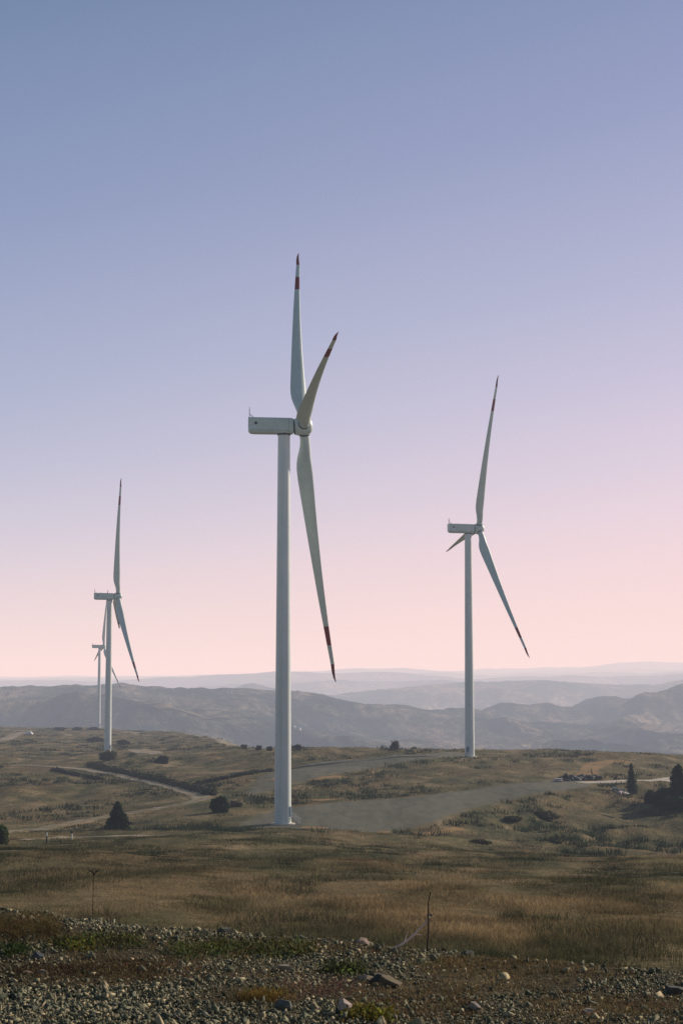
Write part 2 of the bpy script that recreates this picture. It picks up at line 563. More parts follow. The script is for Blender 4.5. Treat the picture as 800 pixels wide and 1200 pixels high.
drape_poly('turbine_pad', PAD, M_PAD, 1.5)
FARP = [hit(*p)[:2] for p in [(548, 882.5), (500, 884), (440, 886.5), (395, 891), (352, 897), (320, 905), (290, 918), (278, 930), (300, 934), (340, 921), (372, 913), (415, 906), (455, 897.5), (505, 890), (552, 886.5)]]
drape_poly('gravel_track', FARP, M_PAD, 2.2, .14, 6)
HP = lambda L: [hit(*p)[:2] for p in L]
drape_strip('dirt_track', TRK, 6.5, M_DIRT, lift=.2, n=260, fade=([0, .12, .30, .42, .5, .93, 1], [.85, .7, .62, .75, 1, 1, .4]))
drape_strip('path', HP([(20, 985), (85, 981.5), (150, 980), (200, 979.5)]), 4.0, M_DIRT)
drape_strip('sand_path', HP([(681, 913), (688, 907), (691, 900), (696, 895.5), (712, 893), (735, 892)]), 9.0, M_SAND, n=90)
drape_strip('pale_road', HP([(676, 917.5), (705, 916.8), (740, 915.6), (770, 914.6), (800, 913.6), (830, 912.5)]), 11.0, M_PALE, n=90)
drape_strip('hill_road', HP([(-30, 875), (0, 867.5), (15, 862.5), (30, 858)]), 13.0, M_DIRT, n=90)
# sandy scars
for pts, w in (([(145, 858.5), (165, 859.5)], 18), ([(225, 860), (262, 864), (290, 868)], 22), ([(160, 878), (195, 883)], 16), ([(75, 861), (84, 862)], 14),
               ([(290, 916), (330, 913.5)], 6), ([(362, 915), (402, 910)], 7), ([(365, 938.8), (392, 936.8)], 5), ([(488, 978), (515, 976), (540, 971)], 4), ([(412, 974), (452, 974)], 3.0), ([(352, 970), (385, 971)], 5)):
    drape_strip('bare_patch', HP(pts), w, M_SAND if w < 12 else M_DIRT, n=50)


def road_clear(x, y, m=0.0):
    ok = np.ones(len(x), bool)
    for r in ROADS:
        if r[0] == 'poly':
            ok &= poly_dist(r[1], x, y) < -m + .5
        else:
            Q = r[1][::3]
            d = np.min((x[:, None] - Q[None, :, 0]) ** 2 + (y[:, None] - Q[None, :, 1]) ** 2, 1)
            ok &= d > (r[2] * .8 + m) ** 2
    return ok


# the gravel road under the camera: its bed
xs = np.linspace(-9, 9, 150); es = np.linspace(-14, .9, 130)
XX, EE = np.meshgrid(xs, es)
YY = 16.1 - .62 * XX + EE / .85
ZZ = terr(XX, YY) + .012 + .010 * fbm(XX / .35, YY / .35, 71, 4)
tag(mesh_np('gravel_road', np.stack([XX, YY, ZZ], -1).reshape(-1, 3), grid_faces(130, 150), M_ROADBED, smooth=True), kind='structure')

# ------------------------------------------------------------------ distant hills
RIDGES = [  # distance, width near / far side, crest line (px, py)
    (4300, 1900, 1500, [(-500, 812), (0, 805), (60, 804.5), (100, 803), (140, 800.5), (172, 804.5), (230, 806), (300, 810), (360, 816), (400, 823), (480, 836), (600, 852), (800, 866), (1300, 880)]),
    (7800, 1700, 1500, [(-500, 840), (300, 850), (370, 832), (420, 819), (470, 826), (530, 829), (560, 827), (640, 821), (700, 826), (760, 816), (800, 809), (900, 800), (1300, 815)]),
    (8600, 2200, 2200, [(-500, 812), (0, 815), (250, 818), (420, 813), (480, 805), (560, 800), (600, 798.5), (640, 798), (700, 801), (760, 802), (800, 797), (900, 792), (1300, 800)]),
    (9600, 1500, 1400, [(-500, 835), (200, 840), (380, 834), (430, 822), (470, 818), (510, 822), (550, 816), (600, 814), (650, 809), (690, 812), (740, 808), (790, 812), (850, 806), (1300, 812)]),
    (4900, 900, 900, [(-500, 860), (380, 862), (450, 848), (520, 842), (580, 846), (640, 838), (700, 834), (760, 840), (820, 832), (1300, 840)]),
    (11000, 1800, 1800, [(-500, 806), (0, 808), (220, 806), (330, 801), (400, 797), (450, 799), (520, 796), (560, 800), (640, 803), (800, 800), (1300, 799)]),
    (17000, 3000, 3000, [(-500, 795), (0, 797), (240, 795), (330, 791), (420, 790), (520, 790), (600, 790), (700, 788), (760, 790), (800, 788), (1300, 792)]),
    (13500, 3500, 3500, [(-500, 797), (0, 799), (120, 799), (180, 796), (250, 790.5), (320, 788), (400, 787.5), (450, 788), (500, 792), (560, 795), (640, 793), (720, 792), (800, 790), (1300, 794)]),
    (21000, 5000, 5000, [(-500, 790), (0, 796), (100, 794.5), (200, 792), (300, 789), (400, 785.8), (475, 783.5), (515, 787), (560, 788), (620, 785.5), (680, 783), (800, 786), (1300, 790)]),
    (24500, 4500, 6000, [(-500, 790), (0, 793), (300, 791), (500, 789), (580, 785), (640, 781.5), (680, 782), (720, 778.5), (760, 776.5), (800, 776), (900, 777), (1300, 782)]),
]
NU, NR = 640, 460
U = np.linspace(-.40, .40, NU); R = np.geomspace(1900, 46000, NR)
UU, RR = np.meshgrid(U, R)
XX, YY = UU * RR, RR
floor_z = -178 - 60 * sstep(2500, 9000, RR) + 28 * fbm(XX / 1500, YY / 1500, 81, 4)
HZ = floor_z.copy()
wob = fbm(XX / 900, YY / 900, 83, 4)
for r0, w0, w1, cr in RIDGES:
    px = np.array([c[0] for c in cr], float); py = np.array([c[1] for c in cr], float)
    pyu = np.interp(400 + UU * 2000, px, py) + (2.4 if r0 == 4300 else 4.0 if r0 < 10000 else 3.0 if r0 < 18000 else 2.6) * fbm(UU * 40, RR * 0 + r0 * .01, int(r0), 4)
    el = PITCH + np.arctan((600 - pyu) / 2000.0)
    crest = ZC + r0 * np.tan(el)
    rr = r0 * (1 + .06 * fbm(UU * 9, UU * 0 + 3, int(r0) + 5, 3))
    t = np.where(RR < rr, (rr - RR) / w0, (RR - rr) / w1)
    t = np.clip(t, 0, 1.4)
    sh = np.cos(np.clip(t, 0, 1) * PI) * .5 + .5
    tw = np.clip(t * 1.6, 0, 1) * np.clip((1.3 - t) * 2, 0, 1)
    h = floor_z + (crest - floor_z) * sh + tw * (crest - floor_z) * .42 * wob + tw * 34 * fbm(XX / 420, YY / 420, 91, 4)
    HZ = np.maximum(HZ, h)
rid = 1 - np.abs(fbm(XX / 620 + .3 * wob, YY / 900, 87, 4)) * 2.2
rid2 = 1 - np.abs(fbm(XX / 1500, YY / 2100, 89, 3)) * 2.2
below = np.clip((ZC + RR * math.tan(PITCH + math.atan((600 - 806) / 2000.)) - HZ) / 60., 0, 1)
HZ += below * sstep(2500, 3600, RR) * (1 - sstep(14000, 20000, RR)) * (52 * np.clip(rid, -.3, 1) + 70 * np.clip(rid2, -.3, 1) - 40)
HZ += sstep(2400, 3000, RR) * (1 - sstep(9000, 14000, RR)) * 5.0 * fbm(XX / 34, YY / 60, 95, 2)
HZ -= 40 * (1 - sstep(1900, 2300, RR))


def hills_mat():
    m, nt, b = new_mat('wooded_hills')
    geo = N(nt, 'ShaderNodeNewGeometry'); P = geo.outputs['Position']
    mp = N(nt, 'ShaderNodeMapping'); mp.inputs['Scale'].default_value = (1, .45, 1)
    nt.links.new(P, mp.inputs['Vector'])
    big = noise(nt, mp.outputs[0], .0016, 6, .62)
    mid = noise(nt, mp.outputs[0], .007, 6, .68)
    fine = noise(nt, mp.outputs[0], .035, 5, .75)
    c1 = ramp(nt, big, [(.38, (.006, .020, .022)), (.48, (.026, .042, .036)), (.55, (.090, .092, .062)), (.64, (.24, .195, .135))])
    c2 = ramp(nt, mid, [(.40, (.004, .014, .018)), (.50, (.030, .042, .036)), (.62, (.20, .165, .115))])
    c = mix(nt, .5, c1, c2)
    c = mix(nt, .9, c, ramp(nt, fine, [(.36, (.12, .14, .16)), (.64, (2.3, 2.2, 2.05))]), 'MULTIPLY')
    nt.links.new(c, b.inputs['Base Color'])
    b.inputs['Roughness'].default_value = 1; b.inputs['Specular IOR Level'].default_value = 0
    bump(nt, b, mix(nt, .5, mid, fine), 1.0, 45)
    return m


tag(mesh_np('hills', np.stack([XX, YY, HZ], -1).reshape(-1, 3), grid_faces(NR, NU), hills_mat(), smooth=True), kind='structure')


def hill_z(x, y):
    fi = np.interp(y, R, np.arange(NR)); fj = np.interp(x / y, U, np.arange(NU))
    i, j = int(fi), int(fj); a, b = fi - i, fj - j
    return HZ[i, j] * (1 - a) * (1 - b) + HZ[i + 1, j] * a * (1 - b) + HZ[i, j + 1] * (1 - a) * b + HZ[i + 1, j + 1] * a * b


def hit_hill(px, py, y0=2000):
    d = ray(px, py); d = d / d[1]
    for y in np.geomspace(y0, 40000, 3000):
        z = hill_z(d[0] * y, y)
        if ZC + d[2] * y < z: return np.array([d[0] * y, y, z])
    return at_dist(px, py, 4000)


# pale fields on the valley side
def hill_field(pts, w):
    P = np.array([hit_hill(*p) for p in pts])
    Q = smooth_path(P[:, :2], 60)
    T = np.gradient(Q, axis=0); T /= np.linalg.norm(T, axis=1)[:, None]
    c = np.linspace(-1, 1, 7)
    X = Q[:, None, 0] - T[:, None, 1] * c * w / 2; Y = Q[:, None, 1] + T[:, None, 0] * c * w / 2
    Z = np.array([[hill_z(a, b) + 2.5 for a, b in zip(r1, r2)] for r1, r2 in zip(X, Y)])
    E = np.clip((1 - np.abs(c)) * 1.6, 0, 1)[None] * np.ones((60, 1))
    tag(mesh_np('field', np.stack([X, Y, Z], -1).reshape(-1, 3), grid_faces(60, 7), M_FIELD, smooth=True, attrs={'edge': E.ravel()}), kind='structure')


def field_mat():
    m, nt, b = new_mat('stubble_field')
    geo = N(nt, 'ShaderNodeNewGeometry')
    f = noise(nt, geo.outputs['Position'], .01, 5, .6)
    f2 = noise(nt, geo.outputs['Position'], .03, 4, .7)
    ea = N(nt, 'ShaderNodeAttribute', attribute_name='edge')
    k = math_n(nt, 'MULTIPLY', math_n(nt, 'SUBTRACT', math_n(nt, 'ADD', ea.outputs['Fac'], f2), .85), 3.0, clamp=True)
    nt.links.new(mix(nt, k, (.045, .045, .036), ramp(nt, f, [(.3, (.09, .078, .052)), (.7, (.17, .14, .092))])), b.inputs['Base Color'])
    b.inputs['Roughness'].default_value = 1; b.inputs['Specular IOR Level'].default_value = 0
    return m


M_FIELD = field_mat()
hill_field([(590, 874), (640, 870), (690, 862), (740, 856), (790, 848)], 42)
hill_field([(690, 868), (740, 862), (800, 856)], 22)
hill_field([(180, 832), (225, 837), (270, 842)], 36)

# ------------------------------------------------------------------ haze: a real absorbing, glowing air volume over the valley
bm = bmesh.new()
add_box(bm, (0, 22900, 20), (64000, 48200, 760))
m = bpy.data.materials.new('valley_haze'); m.use_nodes = True
nt = m.node_tree; nt.nodes.clear()
out = N(nt, 'ShaderNodeOutputMaterial'); ab = N(nt, 'ShaderNodeVolumeAbsorption'); em = N(nt, 'ShaderNodeEmission'); ad = N(nt, 'ShaderNodeAddShader')
SIG = np.array([1 / 14800., 1 / 10800., 1 / 8700.]); LINF = np.array([.98, .75, .725])
rho = SIG.max()
ab.inputs['Density'].default_value = float(rho)
ab.inputs['Color'].default_value = tuple(float(v) for v in 1 - SIG / rho) + (1,)
E_ = SIG * LINF
em.inputs['Color'].default_value = tuple(float(v) for v in E_ / E_.max()) + (1,)
em.inputs['Strength'].default_value = float(E_.max())
nt.links.new(ab.outputs[0], ad.inputs[0]); nt.links.new(em.outputs[0], ad.inputs[1]); nt.links.new(ad.outputs[0], out.inputs['Volume'])
tag(obj_bm('haze', bm, m), kind='structure')

# ------------------------------------------------------------------ wind turbines
BLADE_R = 60.1
OVER = 4.26
TILT = .078
AXH = 85.0


def blade_mesh():
    rs = [1.5, 2.2, 3.2, 4.2, 5.5, 7, 8.5, 10, 12, 15, 18, 22, 27, 33, 39, 45, 46.4, 46.41, 51.0, 51.01, 55.6, 55.61, 57.5, 59, 59.8, 60.1]
    ck = [(1.5, 2.15), (3.2, 2.15), (4.2, 2.3), (5.5, 2.6), (7, 3.05), (8.5, 3.4), (10, 3.55), (12, 3.5), (15, 3.25), (18, 2.98), (24, 2.52), (33, 1.92), (41, 1.5), (47, 1.15), (53, .92), (56, .8), (58, .62), (59.4, .36), (60.1, .08)]
    tk = [(1.5, 1), (3.2, 1), (4.2, .92), (5.5, .74), (7, .56), (8.5, .45), (10, .39), (14, .32), (20, .27), (35, .21), (60.1, .17)]
    twk = [(1.5, 14), (8, 14), (14, 10), (24, 5.5), (40, 1.5), (60, -1)]
    I = lambda T, r: float(np.interp(r, [a for a, _ in T], [b for _, b in T]))
    seg = 28
    V = []; F = []; mi = []
    cone = math.radians(2.1)
    for r in rs:
        c, th = I(ck, r), I(tk, r)
        circ = 1 - float(sstep(3.0, 8.0, r))
        beta = math.radians(84 - I(twk, r) * .75)
        s = (r - 3) / (BLADE_R - 3)
        pre = 2.05 * max(s, 0) ** 2.2
        off = r * math.sin(cone) + pre
        # pitch axis at 50 % on the round root, moving to 30 % outboard
        pa = .5 * circ + .30 * (1 - circ)
        if r > 55.6: pa = .30 - .55 * (r - 55.6) / 4.5          # tip sweeps to the leading edge
        for k in range(seg):
            a = 2 * PI * k / seg
            xc = (1 - math.cos(a)) / 2                       # 0 at leading edge, 1 at trailing edge
            yt = 5 * th * (.2969 * math.sqrt(max(xc, 0)) - .126 * xc - .3516 * xc ** 2 + .2843 * xc ** 3 - .1036 * xc ** 4)
            ycir = math.sqrt(max(0, .25 - (xc - .5) ** 2))
            y_ = (yt * (1 - circ) + ycir * circ) * (1 if a < PI else -1)
            cx, ty = (pa - xc) * c, y_ * c
            ax = cx * math.sin(beta) - ty * math.cos(beta)
            tg = cx * math.cos(beta) + ty * math.sin(beta)
            V.append((ax + off, tg, r * math.cos(cone)))
    for i in range(len(rs) - 1):
        rm = (rs[i] + rs[i + 1]) / 2
        red = 1 if (rm > 55.6 or 46.4 < rm < 51.0) else 0
        for k in range(seg):
            F.append((i * seg + k, i * seg + (k + 1) % seg, (i + 1) * seg + (k + 1) % seg, (i + 1) * seg + k)); mi.append(red)
    me_o = mesh_np('blade', np.array(V), np.array(F), None, mats=[M_WHITE, M_RED], midx=mi, smooth=True)
    bm = bmesh.new(); bm.from_mesh(me_o.data)
    bm.verts.ensure_lookup_table()
    bm.faces.new([bm.verts[k] for k in range(seg)][::-1])
    bm.faces.new([bm.verts[(len(rs) - 1) * seg + k] for k in range(seg)])
    bmesh.ops.recalc_face_normals(bm, faces=bm.faces[:])
    bm.to_mesh(me_o.data); bm.free()
    return me_o


def build_turbine():
    root = empty('wind_turbine', (0, 0, 0))
    # tower: unit part built 83.2 m tall, flanges every section
    bm = bmesh.new()
    Ht = AXH - 1.75
    prof_ = []
    for h, fl in ((0, 1), (19, 1), (41, 1), (63, 1), (Ht, 0)):
        r = 1.80 + (1.30 - 1.80) * h / Ht
        if h == 0: prof_ += [(r + .09, 0), (r + .09, .16), (r, .20)]
        elif fl: prof_ += [(r, h - .10), (r + .022, h - .09), (r + .022, h + .09), (r, h + .10)]
        else: prof_ += [(r, h)]
    add_lathe(bm, prof_, 64)
    tower = obj_bm('tower', bm, M_TOWER, root, True)
    bm = bmesh.new()
    add_lathe(bm, [(2.62, -1.2), (2.62, .22), (2.55, .29), (0.4, .30)], 56)
    obj_bm('foundation', bm, M_CONC, root, False)
    # door and steps face local +x; rotated per turbine
    bm = bmesh.new()
    add_box(bm, (1.79, 0, 2.75), (.10, 1.0, 2.2), bevel=.03)
    door = obj_bm('door', bm, M_DOOR, root)
    bm = bmesh.new()
    add_box(bm, (1.87, .36, 2.65), (.07, .05, .22), bevel=.01)
    obj_bm('handle', bm, M_STEEL, door)
    bm = bmesh.new()
    n = 6
    for k in range(n):
        add_box(bm, (1.95 + .30 * (n - k) - .1, 0, .30 + (1.38 / n) * (k + .5)), (.30, .95, .05))
    for s in (-1, 1):
        add_box(bm, (2.95, .50 * s, .95), (2.25, .05, .16), Euler((0, math.atan2(1.38, 1.9), 0)).to_matrix())
    obj_bm('stairs', bm, M_STEEL, root)
    for s in (-1, 1):
        bm = bmesh.new()
        add_tube(bm, (1.95, .5 * s, 2.6), (3.85, .5 * s, 1.25), .035)
        for q in (0.05, .5, .97):
            x = 1.95 + 1.9 * q
            add_tube(bm, (x, .5 * s, 1.55 - 1.30 * q), (x, .5 * s, 2.6 - 1.35 * q), .03)
        obj_bm('handrail', bm, M_VANW, root)
    # nacelle, built level; x forward
    bm = bmesh.new()
    sec = [(-7.72, 1.72, -1.05, 1.5), (-7.55, 1.70, -1.32, 1.62), (-7.25, 1.66, -1.58, 1.72), (-6.4, 1.66, -1.68, 1.74), (0.0, 1.60, -1.70, 1.74), (1.55, 1.56, -1.66, 1.74), (1.95, 1.50, -1.60, 1.70)]
    rings = []
    for x, zt, zb, hw in sec:
        ring = []
        bev = .24
        pts = [(hw, zb + bev * 1.6), (hw, zt - bev), (hw - bev, zt), (-hw + bev, zt), (-hw, zt - bev), (-hw, zb + bev * 1.6), (-hw + bev * 1.6, zb), (hw - bev * 1.6, zb)]
        for y, z in pts: ring.append(bm.verts.new((x, y, AXH + z)))
        rings.append(ring)
    for a, b in zip(rings[:-1], rings[1:]):
        for k in range(8): bm.faces.new((a[k], a[(k + 1) % 8], b[(k + 1) % 8], b[k]))
    bm.faces.new(rings[0]); bm.faces.new(rings[-1][::-1])
    bmesh.ops.recalc_face_normals(bm, faces=bm.faces[:])
    nac = obj_bm('nacelle', bm, M_WHITE, root)
    # seam strips, sub-part
    bm = bmesh.new()
    for s in (-1, 1):
        add_box(bm, (.95, s * 1.735, AXH - .05), (.05, .03, 2.9))
        add_box(bm, (-3.1, s * 1.745, AXH - 1.13), (8.0, .02, .05))
    add_box(bm, (.95, 0, AXH + 1.585), (.05, 2.9, .03))
    obj_bm('panel_seam', bm, M_DARKM, nac)
    for s in (-1, 1):
        bm = bmesh.new()
        bmesh.ops.create_cone(bm, cap_ends=True, segments=20, radius1=.34, radius2=.30, depth=.09,
                              matrix=Matrix.Translation((-6.1, s * 1.775, AXH + .38)) @ Matrix.Rotation(-s * PI / 2, 4, 'X'))
        obj_bm('vent', bm, M_DARKM, nac)
    bm = bmesh.new()
    add_box(bm, (-4.6, 0, AXH + 1.70), (1.6, 1.2, .12), bevel=.03)
    obj_bm('roof_hatch', bm, M_WHITE, nac)
    # wind mast on the rear of the roof, with its braces and sensors
    bm = bmesh.new()
    zt = AXH + 1.70
    for y in (-.55, .55):
        add_tube(bm, (-7.45, y, zt), (-7.45, y, zt + 1.25), .055)
        add_tube(bm, (-6.45, y, zt), (-7.43, y, zt + .85), .04)
    add_tube(bm, (-7.45, -.75, zt + 1.2), (-7.45, .75, zt + 1.2), .055)
    add_tube(bm, (-7.45, -.55, zt + .65), (-7.45, .55, zt + .65), .04)
    mast = obj_bm('sensor_mast', bm, M_STEEL, root)
    bm = bmesh.new()
    add_tube(bm, (-7.45, -.55, zt + 1.2), (-7.45, -.55, zt + 2.35), .05)
    obj_bm('lightning_rod', bm, M_STEEL, mast)
    bm = bmesh.new()
    add_tube(bm, (-7.45, .55, zt + 1.2), (-7.45, .55, zt + 1.75), .06)
    bmesh.ops.create_icosphere(bm, subdivisions=2, radius=.12, matrix=Matrix.Translation((-7.45, .55, zt + 1.8)))
    obj_bm('wind_sensor', bm, M_DARKM, mast)
    bm = bmesh.new()
    add_lathe(bm, [(1.42, AXH - 2.05), (1.42, AXH - 1.64)], 48)
    obj_bm('yaw_ring', bm, M_DARKM, root, False)
    # hub and the collar behind it
    rot = Matrix.Translation((OVER, 0, AXH)) @ Matrix.Rotation(-TILT, 4, 'Y')
    bm = bmesh.new()
    add_lathe(bm, [(1.30, -2.38), (1.30, -2.0), (1.62, -1.98), (1.83, -1.75), (1.92, -1.0), (1.94, 0), (1.86, .8), (1.62, 1.35), (1.2, 1.72), (.6, 1.9), (.02, 1.95)], 56, 'X')
    hub = obj_bm('hub', bm, M_WHITE, root, True)
    hub.matrix_local = rot
    bm = bmesh.new()
    add_lathe(bm, [(1.50, -2.20), (1.68, -2.18), (1.68, -1.99), (1.50, -1.98)], 56, 'X')
    obj_bm('collar', bm, M_DARKM, hub)
    b0 = blade_mesh()
    for k in range(3):
        b = b0 if k == 0 else b0.copy()
        if k: COL.objects.link(b)
        b.parent = root
        bm = bmesh.new()
        add_lathe(bm, [(1.12, 1.72), (1.19, 1.73), (1.19, 2.02), (1.12, 2.03)], 40)
        c = obj_bm('root_ring', bm, M_DARKM, b)
    return root


def copy_tree(o, parent=None):
    c = o.copy(); COL.objects.link(c); c.parent = parent
    for ch in list(o.children): copy_tree(ch, c)
    return c


def kid(root, nm): return [c for c in root.children if c.name.split('.')[0] == nm]


T_LABEL = {
    'main': 'tallest and nearest white wind turbine with red banded blades, on the grey gravel pad',
    'right': 'white wind turbine on the right hilltop, one blade pointing down to the right',
    'left': 'white wind turbine on the left hillside, overlapping a smaller turbine behind it',
    'far': 'smallest, most distant white wind turbine, partly hidden behind the left tower',
}
DOORROT = {'main': -18, 'right': -118, 'left': -40, 'far': -40}
proto = build_turbine()
for i, k in enumerate(('main', 'right', 'left', 'far')):
    if i == 0: roots = [proto] + [copy_tree(proto) for _ in range(3)]
    t = roots[i]
    x, y, yaw, ph = TURB[k]
    zb = float(terr(x, y))
    t.location = (x, y, zb); t.rotation_euler = (0, 0, math.radians(yaw))
    tag(t, T_LABEL[k], 'wind turbine', 'wind turbines on the hilltop')
    lift = HUBZ[k] - zb - AXH                       # towers differ a little in height
    kid(t, 'tower')[0].scale = (1, 1, (AXH - 1.75 + lift) / (AXH - 1.75))
    for c in t.children:
        nm = c.name.split('.')[0]
        if nm in ('nacelle', 'sensor_mast', 'yaw_ring'): c.location.z += lift
        if nm in ('door', 'stairs', 'handrail'): c.rotation_euler = (0, 0, math.radians(DOORROT[k] - yaw))
    kid(t, 'hub')[0].matrix_local = Matrix.Translation((OVER, 0, AXH + lift)) @ Matrix.Rotation(-TILT, 4, 'Y')
    for q, b in enumerate(kid(t, 'blade')):
        b.matrix_local = Matrix.Translation((OVER, 0, AXH + lift)) @ Matrix.Rotation(-TILT, 4, 'Y') @ Matrix.Rotation(math.radians(ph + 120 * q), 4, 'X')

# ------------------------------------------------------------------ vegetation builders
def leaf_cards(C, size, Nrm=None, elong=1.6, jitter=.6):
    """one small diamond per centre, turned every way"""
    n = len(C)
    a = rng.normal(size=(n, 3)); a /= np.linalg.norm(a, axis=1)[:, None]
    if Nrm is not None:
        a = a * jitter + Nrm; a /= np.linalg.norm(a, axis=1)[:, None]
    b = np.cross(a, rng.normal(size=(n, 3))); b /= np.linalg.norm(b, axis=1)[:, None]
    s = (size * rng.uniform(.6, 1.4, n))[:, None]
    V = np.stack([C + a * s * elong * .5, C + b * s * .5, C - a * s * elong * .5, C - b * s * .5], 1).reshape(-1, 3)
    return V, np.arange(4 * n).reshape(-1, 4)


def shade_cols(n, base, spread=.35):
    c = np.array(base)[None] * (1 + spread * rng.normal(size=(n, 1))) * (1 + .12 * rng.normal(size=(n, 3)))
    return np.clip(c, .004, .6)


def make_bush(loc, w, h, base, nleaf, leaf, name='bush', lobes=9, stems=True, depth=None):
    """uneven shrub: leaf clumps on several lobes, with woody stems"""
    root = empty(name, loc, rng.uniform(0, 6))
    C = []; cols = []
    for k in range(lobes):
        a = rng.uniform(0, 2 * PI); q = rng.uniform(0, .62) ** .7
        cz = h * rng.uniform(.28, .72) * (1 - .3 * q)
        rad = np.array([w * rng.uniform(.20, .32), w * rng.uniform(.20, .32), h * rng.uniform(.18, .30)])
        cen = np.array([math.cos(a) * q * w * .5, math.sin(a) * q * w * .5, cz])
        n = nleaf // lobes
        d = rng.normal(size=(n, 3)); d /= np.linalg.norm(d, axis=1)[:, None]
        P = cen + d * rad * (rng.uniform(.35, 1.12, (n, 1)))
        C.append(P)
        lum = rng.uniform(.65, 1.35)
        cols.append(shade_cols(n, np.array(base) * lum, .3))
    # skirt down to the ground
    n = nleaf // 5
    a = rng.uniform(0, 2 * PI, n); q = np.sqrt(rng.uniform(0, 1, n)) * w * .46
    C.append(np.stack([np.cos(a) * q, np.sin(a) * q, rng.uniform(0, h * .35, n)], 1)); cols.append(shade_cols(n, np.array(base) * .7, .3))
    C = np.concatenate(C); C[:, 2] = np.abs(C[:, 2])
    V, F = leaf_cards(C, leaf)
    V[:, 2] = np.maximum(V[:, 2], -.1)
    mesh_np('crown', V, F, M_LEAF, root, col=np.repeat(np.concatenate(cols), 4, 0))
    if stems:
        bm = bmesh.new()
        for k in range(5):
            a = rng.uniform(0, 2 * PI)
            add_tube(bm, (0, 0, -.15), (math.cos(a) * w * .28, math.sin(a) * w * .28, h * .6), .035 * h / 2 + .02, .012, 6)
        obj_bm('trunk', bm, M_BARK, root)
    return root


def make_conifer(loc, w, h, base, name='conifer_tree', fat=1.0, whorls=15, dens=1.0):
    """tapered trunk, whorls of drooping limbs, needle clumps along each limb"""
    root = empty(name, loc, rng.uniform(0, 6))
    bm = bmesh.new()
    add_tube(bm, (0, 0, -.2), (0, 0, h * .96), .022 * h + .03, .015, 8)
    C = []; cols = []
    for k in range(whorls):
        t = (k + .3) / whorls
        z0 = h * (.03 + .93 * t)
        ln = w * .5 * ((1 - t) ** fat) * rng.uniform(.8, 1.12) + .03 * w
        nb = int(rng.integers(7, 11))
        a0 = rng.uniform(0, 6)
        for q in range(nb):
            a = a0 + 2 * PI * q / nb + rng.normal() * .15
            L = ln * rng.uniform(.65, 1.15)
            dz = -.18 * L + rng.normal() * .05 * h / whorls + .10 * h / whorls
            tip = np.array([math.cos(a) * L, math.sin(a) * L, z0 + dz])
            add_tube(bm, (0, 0, z0), tuple(tip), .012 * L + .012, .006, 5, False)
            n = max(6, int(34 * dens * (.35 + L / (w * .5))))
            s = rng.uniform(.12, 1.05, n)
            P = np.array([0, 0, z0])[None] * (1 - s[:, None]) + tip[None] * s[:, None]
            P = P + rng.normal(size=(n, 3)) * np.array([.10, .10, .055]) * (w * .35)
            C.append(P)
            lum = rng.uniform(.6, 1.4)
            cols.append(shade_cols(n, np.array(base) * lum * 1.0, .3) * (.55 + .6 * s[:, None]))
    C.append(np.stack([rng.normal(0, .02 * w, 40), rng.normal(0, .02 * w, 40), rng.uniform(.88, 1.0, 40) * h], 1)); cols.append(shade_cols(40, base))
    C = np.concatenate(C); C[:, 2] = np.maximum(C[:, 2], .05)
    V, F = leaf_cards(C, .075 * w + .05, elong=2.0)
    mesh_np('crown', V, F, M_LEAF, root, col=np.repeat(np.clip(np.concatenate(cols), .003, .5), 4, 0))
    obj_bm('trunk', bm, M_BARK, root)
    return root


def px_size(p, n): return n * math.hypot(p[0], p[1]) / 2000.0


DARKG = (.030, .060, .026)
p = hit(138, 972); tag(make_conifer(p, px_size(p, 29), px_size(p, 31), DARKG, fat=.75, whorls=13), 'dark green bushy young pine standing alone beside the near dirt track on the left', 'tree')
p = hit(258, 951.5); tag(make_bush(p, px_size(p, 21), px_size(p, 23), (.024, .052, .018), 3600, .42, lobes=13), 'dark green round leafy bush left of the nearest tower, where the tracks meet', 'bush')
p = hit(277, 945.5); tag(make_bush(p, px_size(p, 17), px_size(p, 11), (.26, .22, .14), 900, .35, 'pale_shrub'), 'pale straw coloured feathery shrub just right of the round green bush', 'shrub')
p = hit(739.5, 930); tag(make_conifer(p, px_size(p, 13.5), px_size(p, 34), DARKG, fat=.8, whorls=17, dens=.8), 'slim dark spruce standing alone by the pale road on the right', 'tree')
p = hit(795, 947); tag(make_conifer(p, px_size(p, 34), px_size(p, 49), (.018, .042, .022), fat=.8, whorls=18, dens=1.5), 'tallest dark spruce of the clump at the right edge', 'tree')
p = hit(812, 944); tag(make_conifer(p, px_size(p, 32), px_size(p, 44), (.018, .042, .022), fat=.8, whorls=16, dens=1.3), 'dark spruce behind the tallest one, cut off by the right edge', 'tree')
for px, py, w, h, lab in ((780, 946, 32, 25, 'dark thick bush at the foot of the tallest right edge spruce'), (762, 941, 16, 14, 'small dark bush at the left end of the right edge clump'), (797, 949, 38, 18, 'low dark bush spreading in front of the tallest right edge spruce')):
    p = hit(px, py); tag(make_bush(p, px_size(p, w), px_size(p, h), (.020, .042, .022), 3000, .5, lobes=12), lab, 'bush')
p = hit(-3, 990); tag(make_bush(p, px_size(p, 26), px_size(p, 27), (.045, .080, .018), 3000, .34, lobes=11), 'bright green bush cut off by the left edge beside the dirt track', 'bush')
p = hit(126, 891); tag(make_bush(p, px_size(p, 20), px_size(p, 13), (.085, .080, .032), 1300, .6, lobes=14), 'olive bush right in front of the left turbine tower foot', 'bush')
p = hit(190, 895); tag(make_bush(p, px_size(p, 15), px_size(p, 11), (.030, .038, .02), 1500, .5), 'dull green round bush on the slope above the hedge', 'bush')
p = hit(112, 869.5); tag(make_bush(p, px_size(p, 20), px_size(p, 6), (.022, .034, .022), 1400, .7), 'low dark bush on the slope left of the left turbine tower', 'bush')
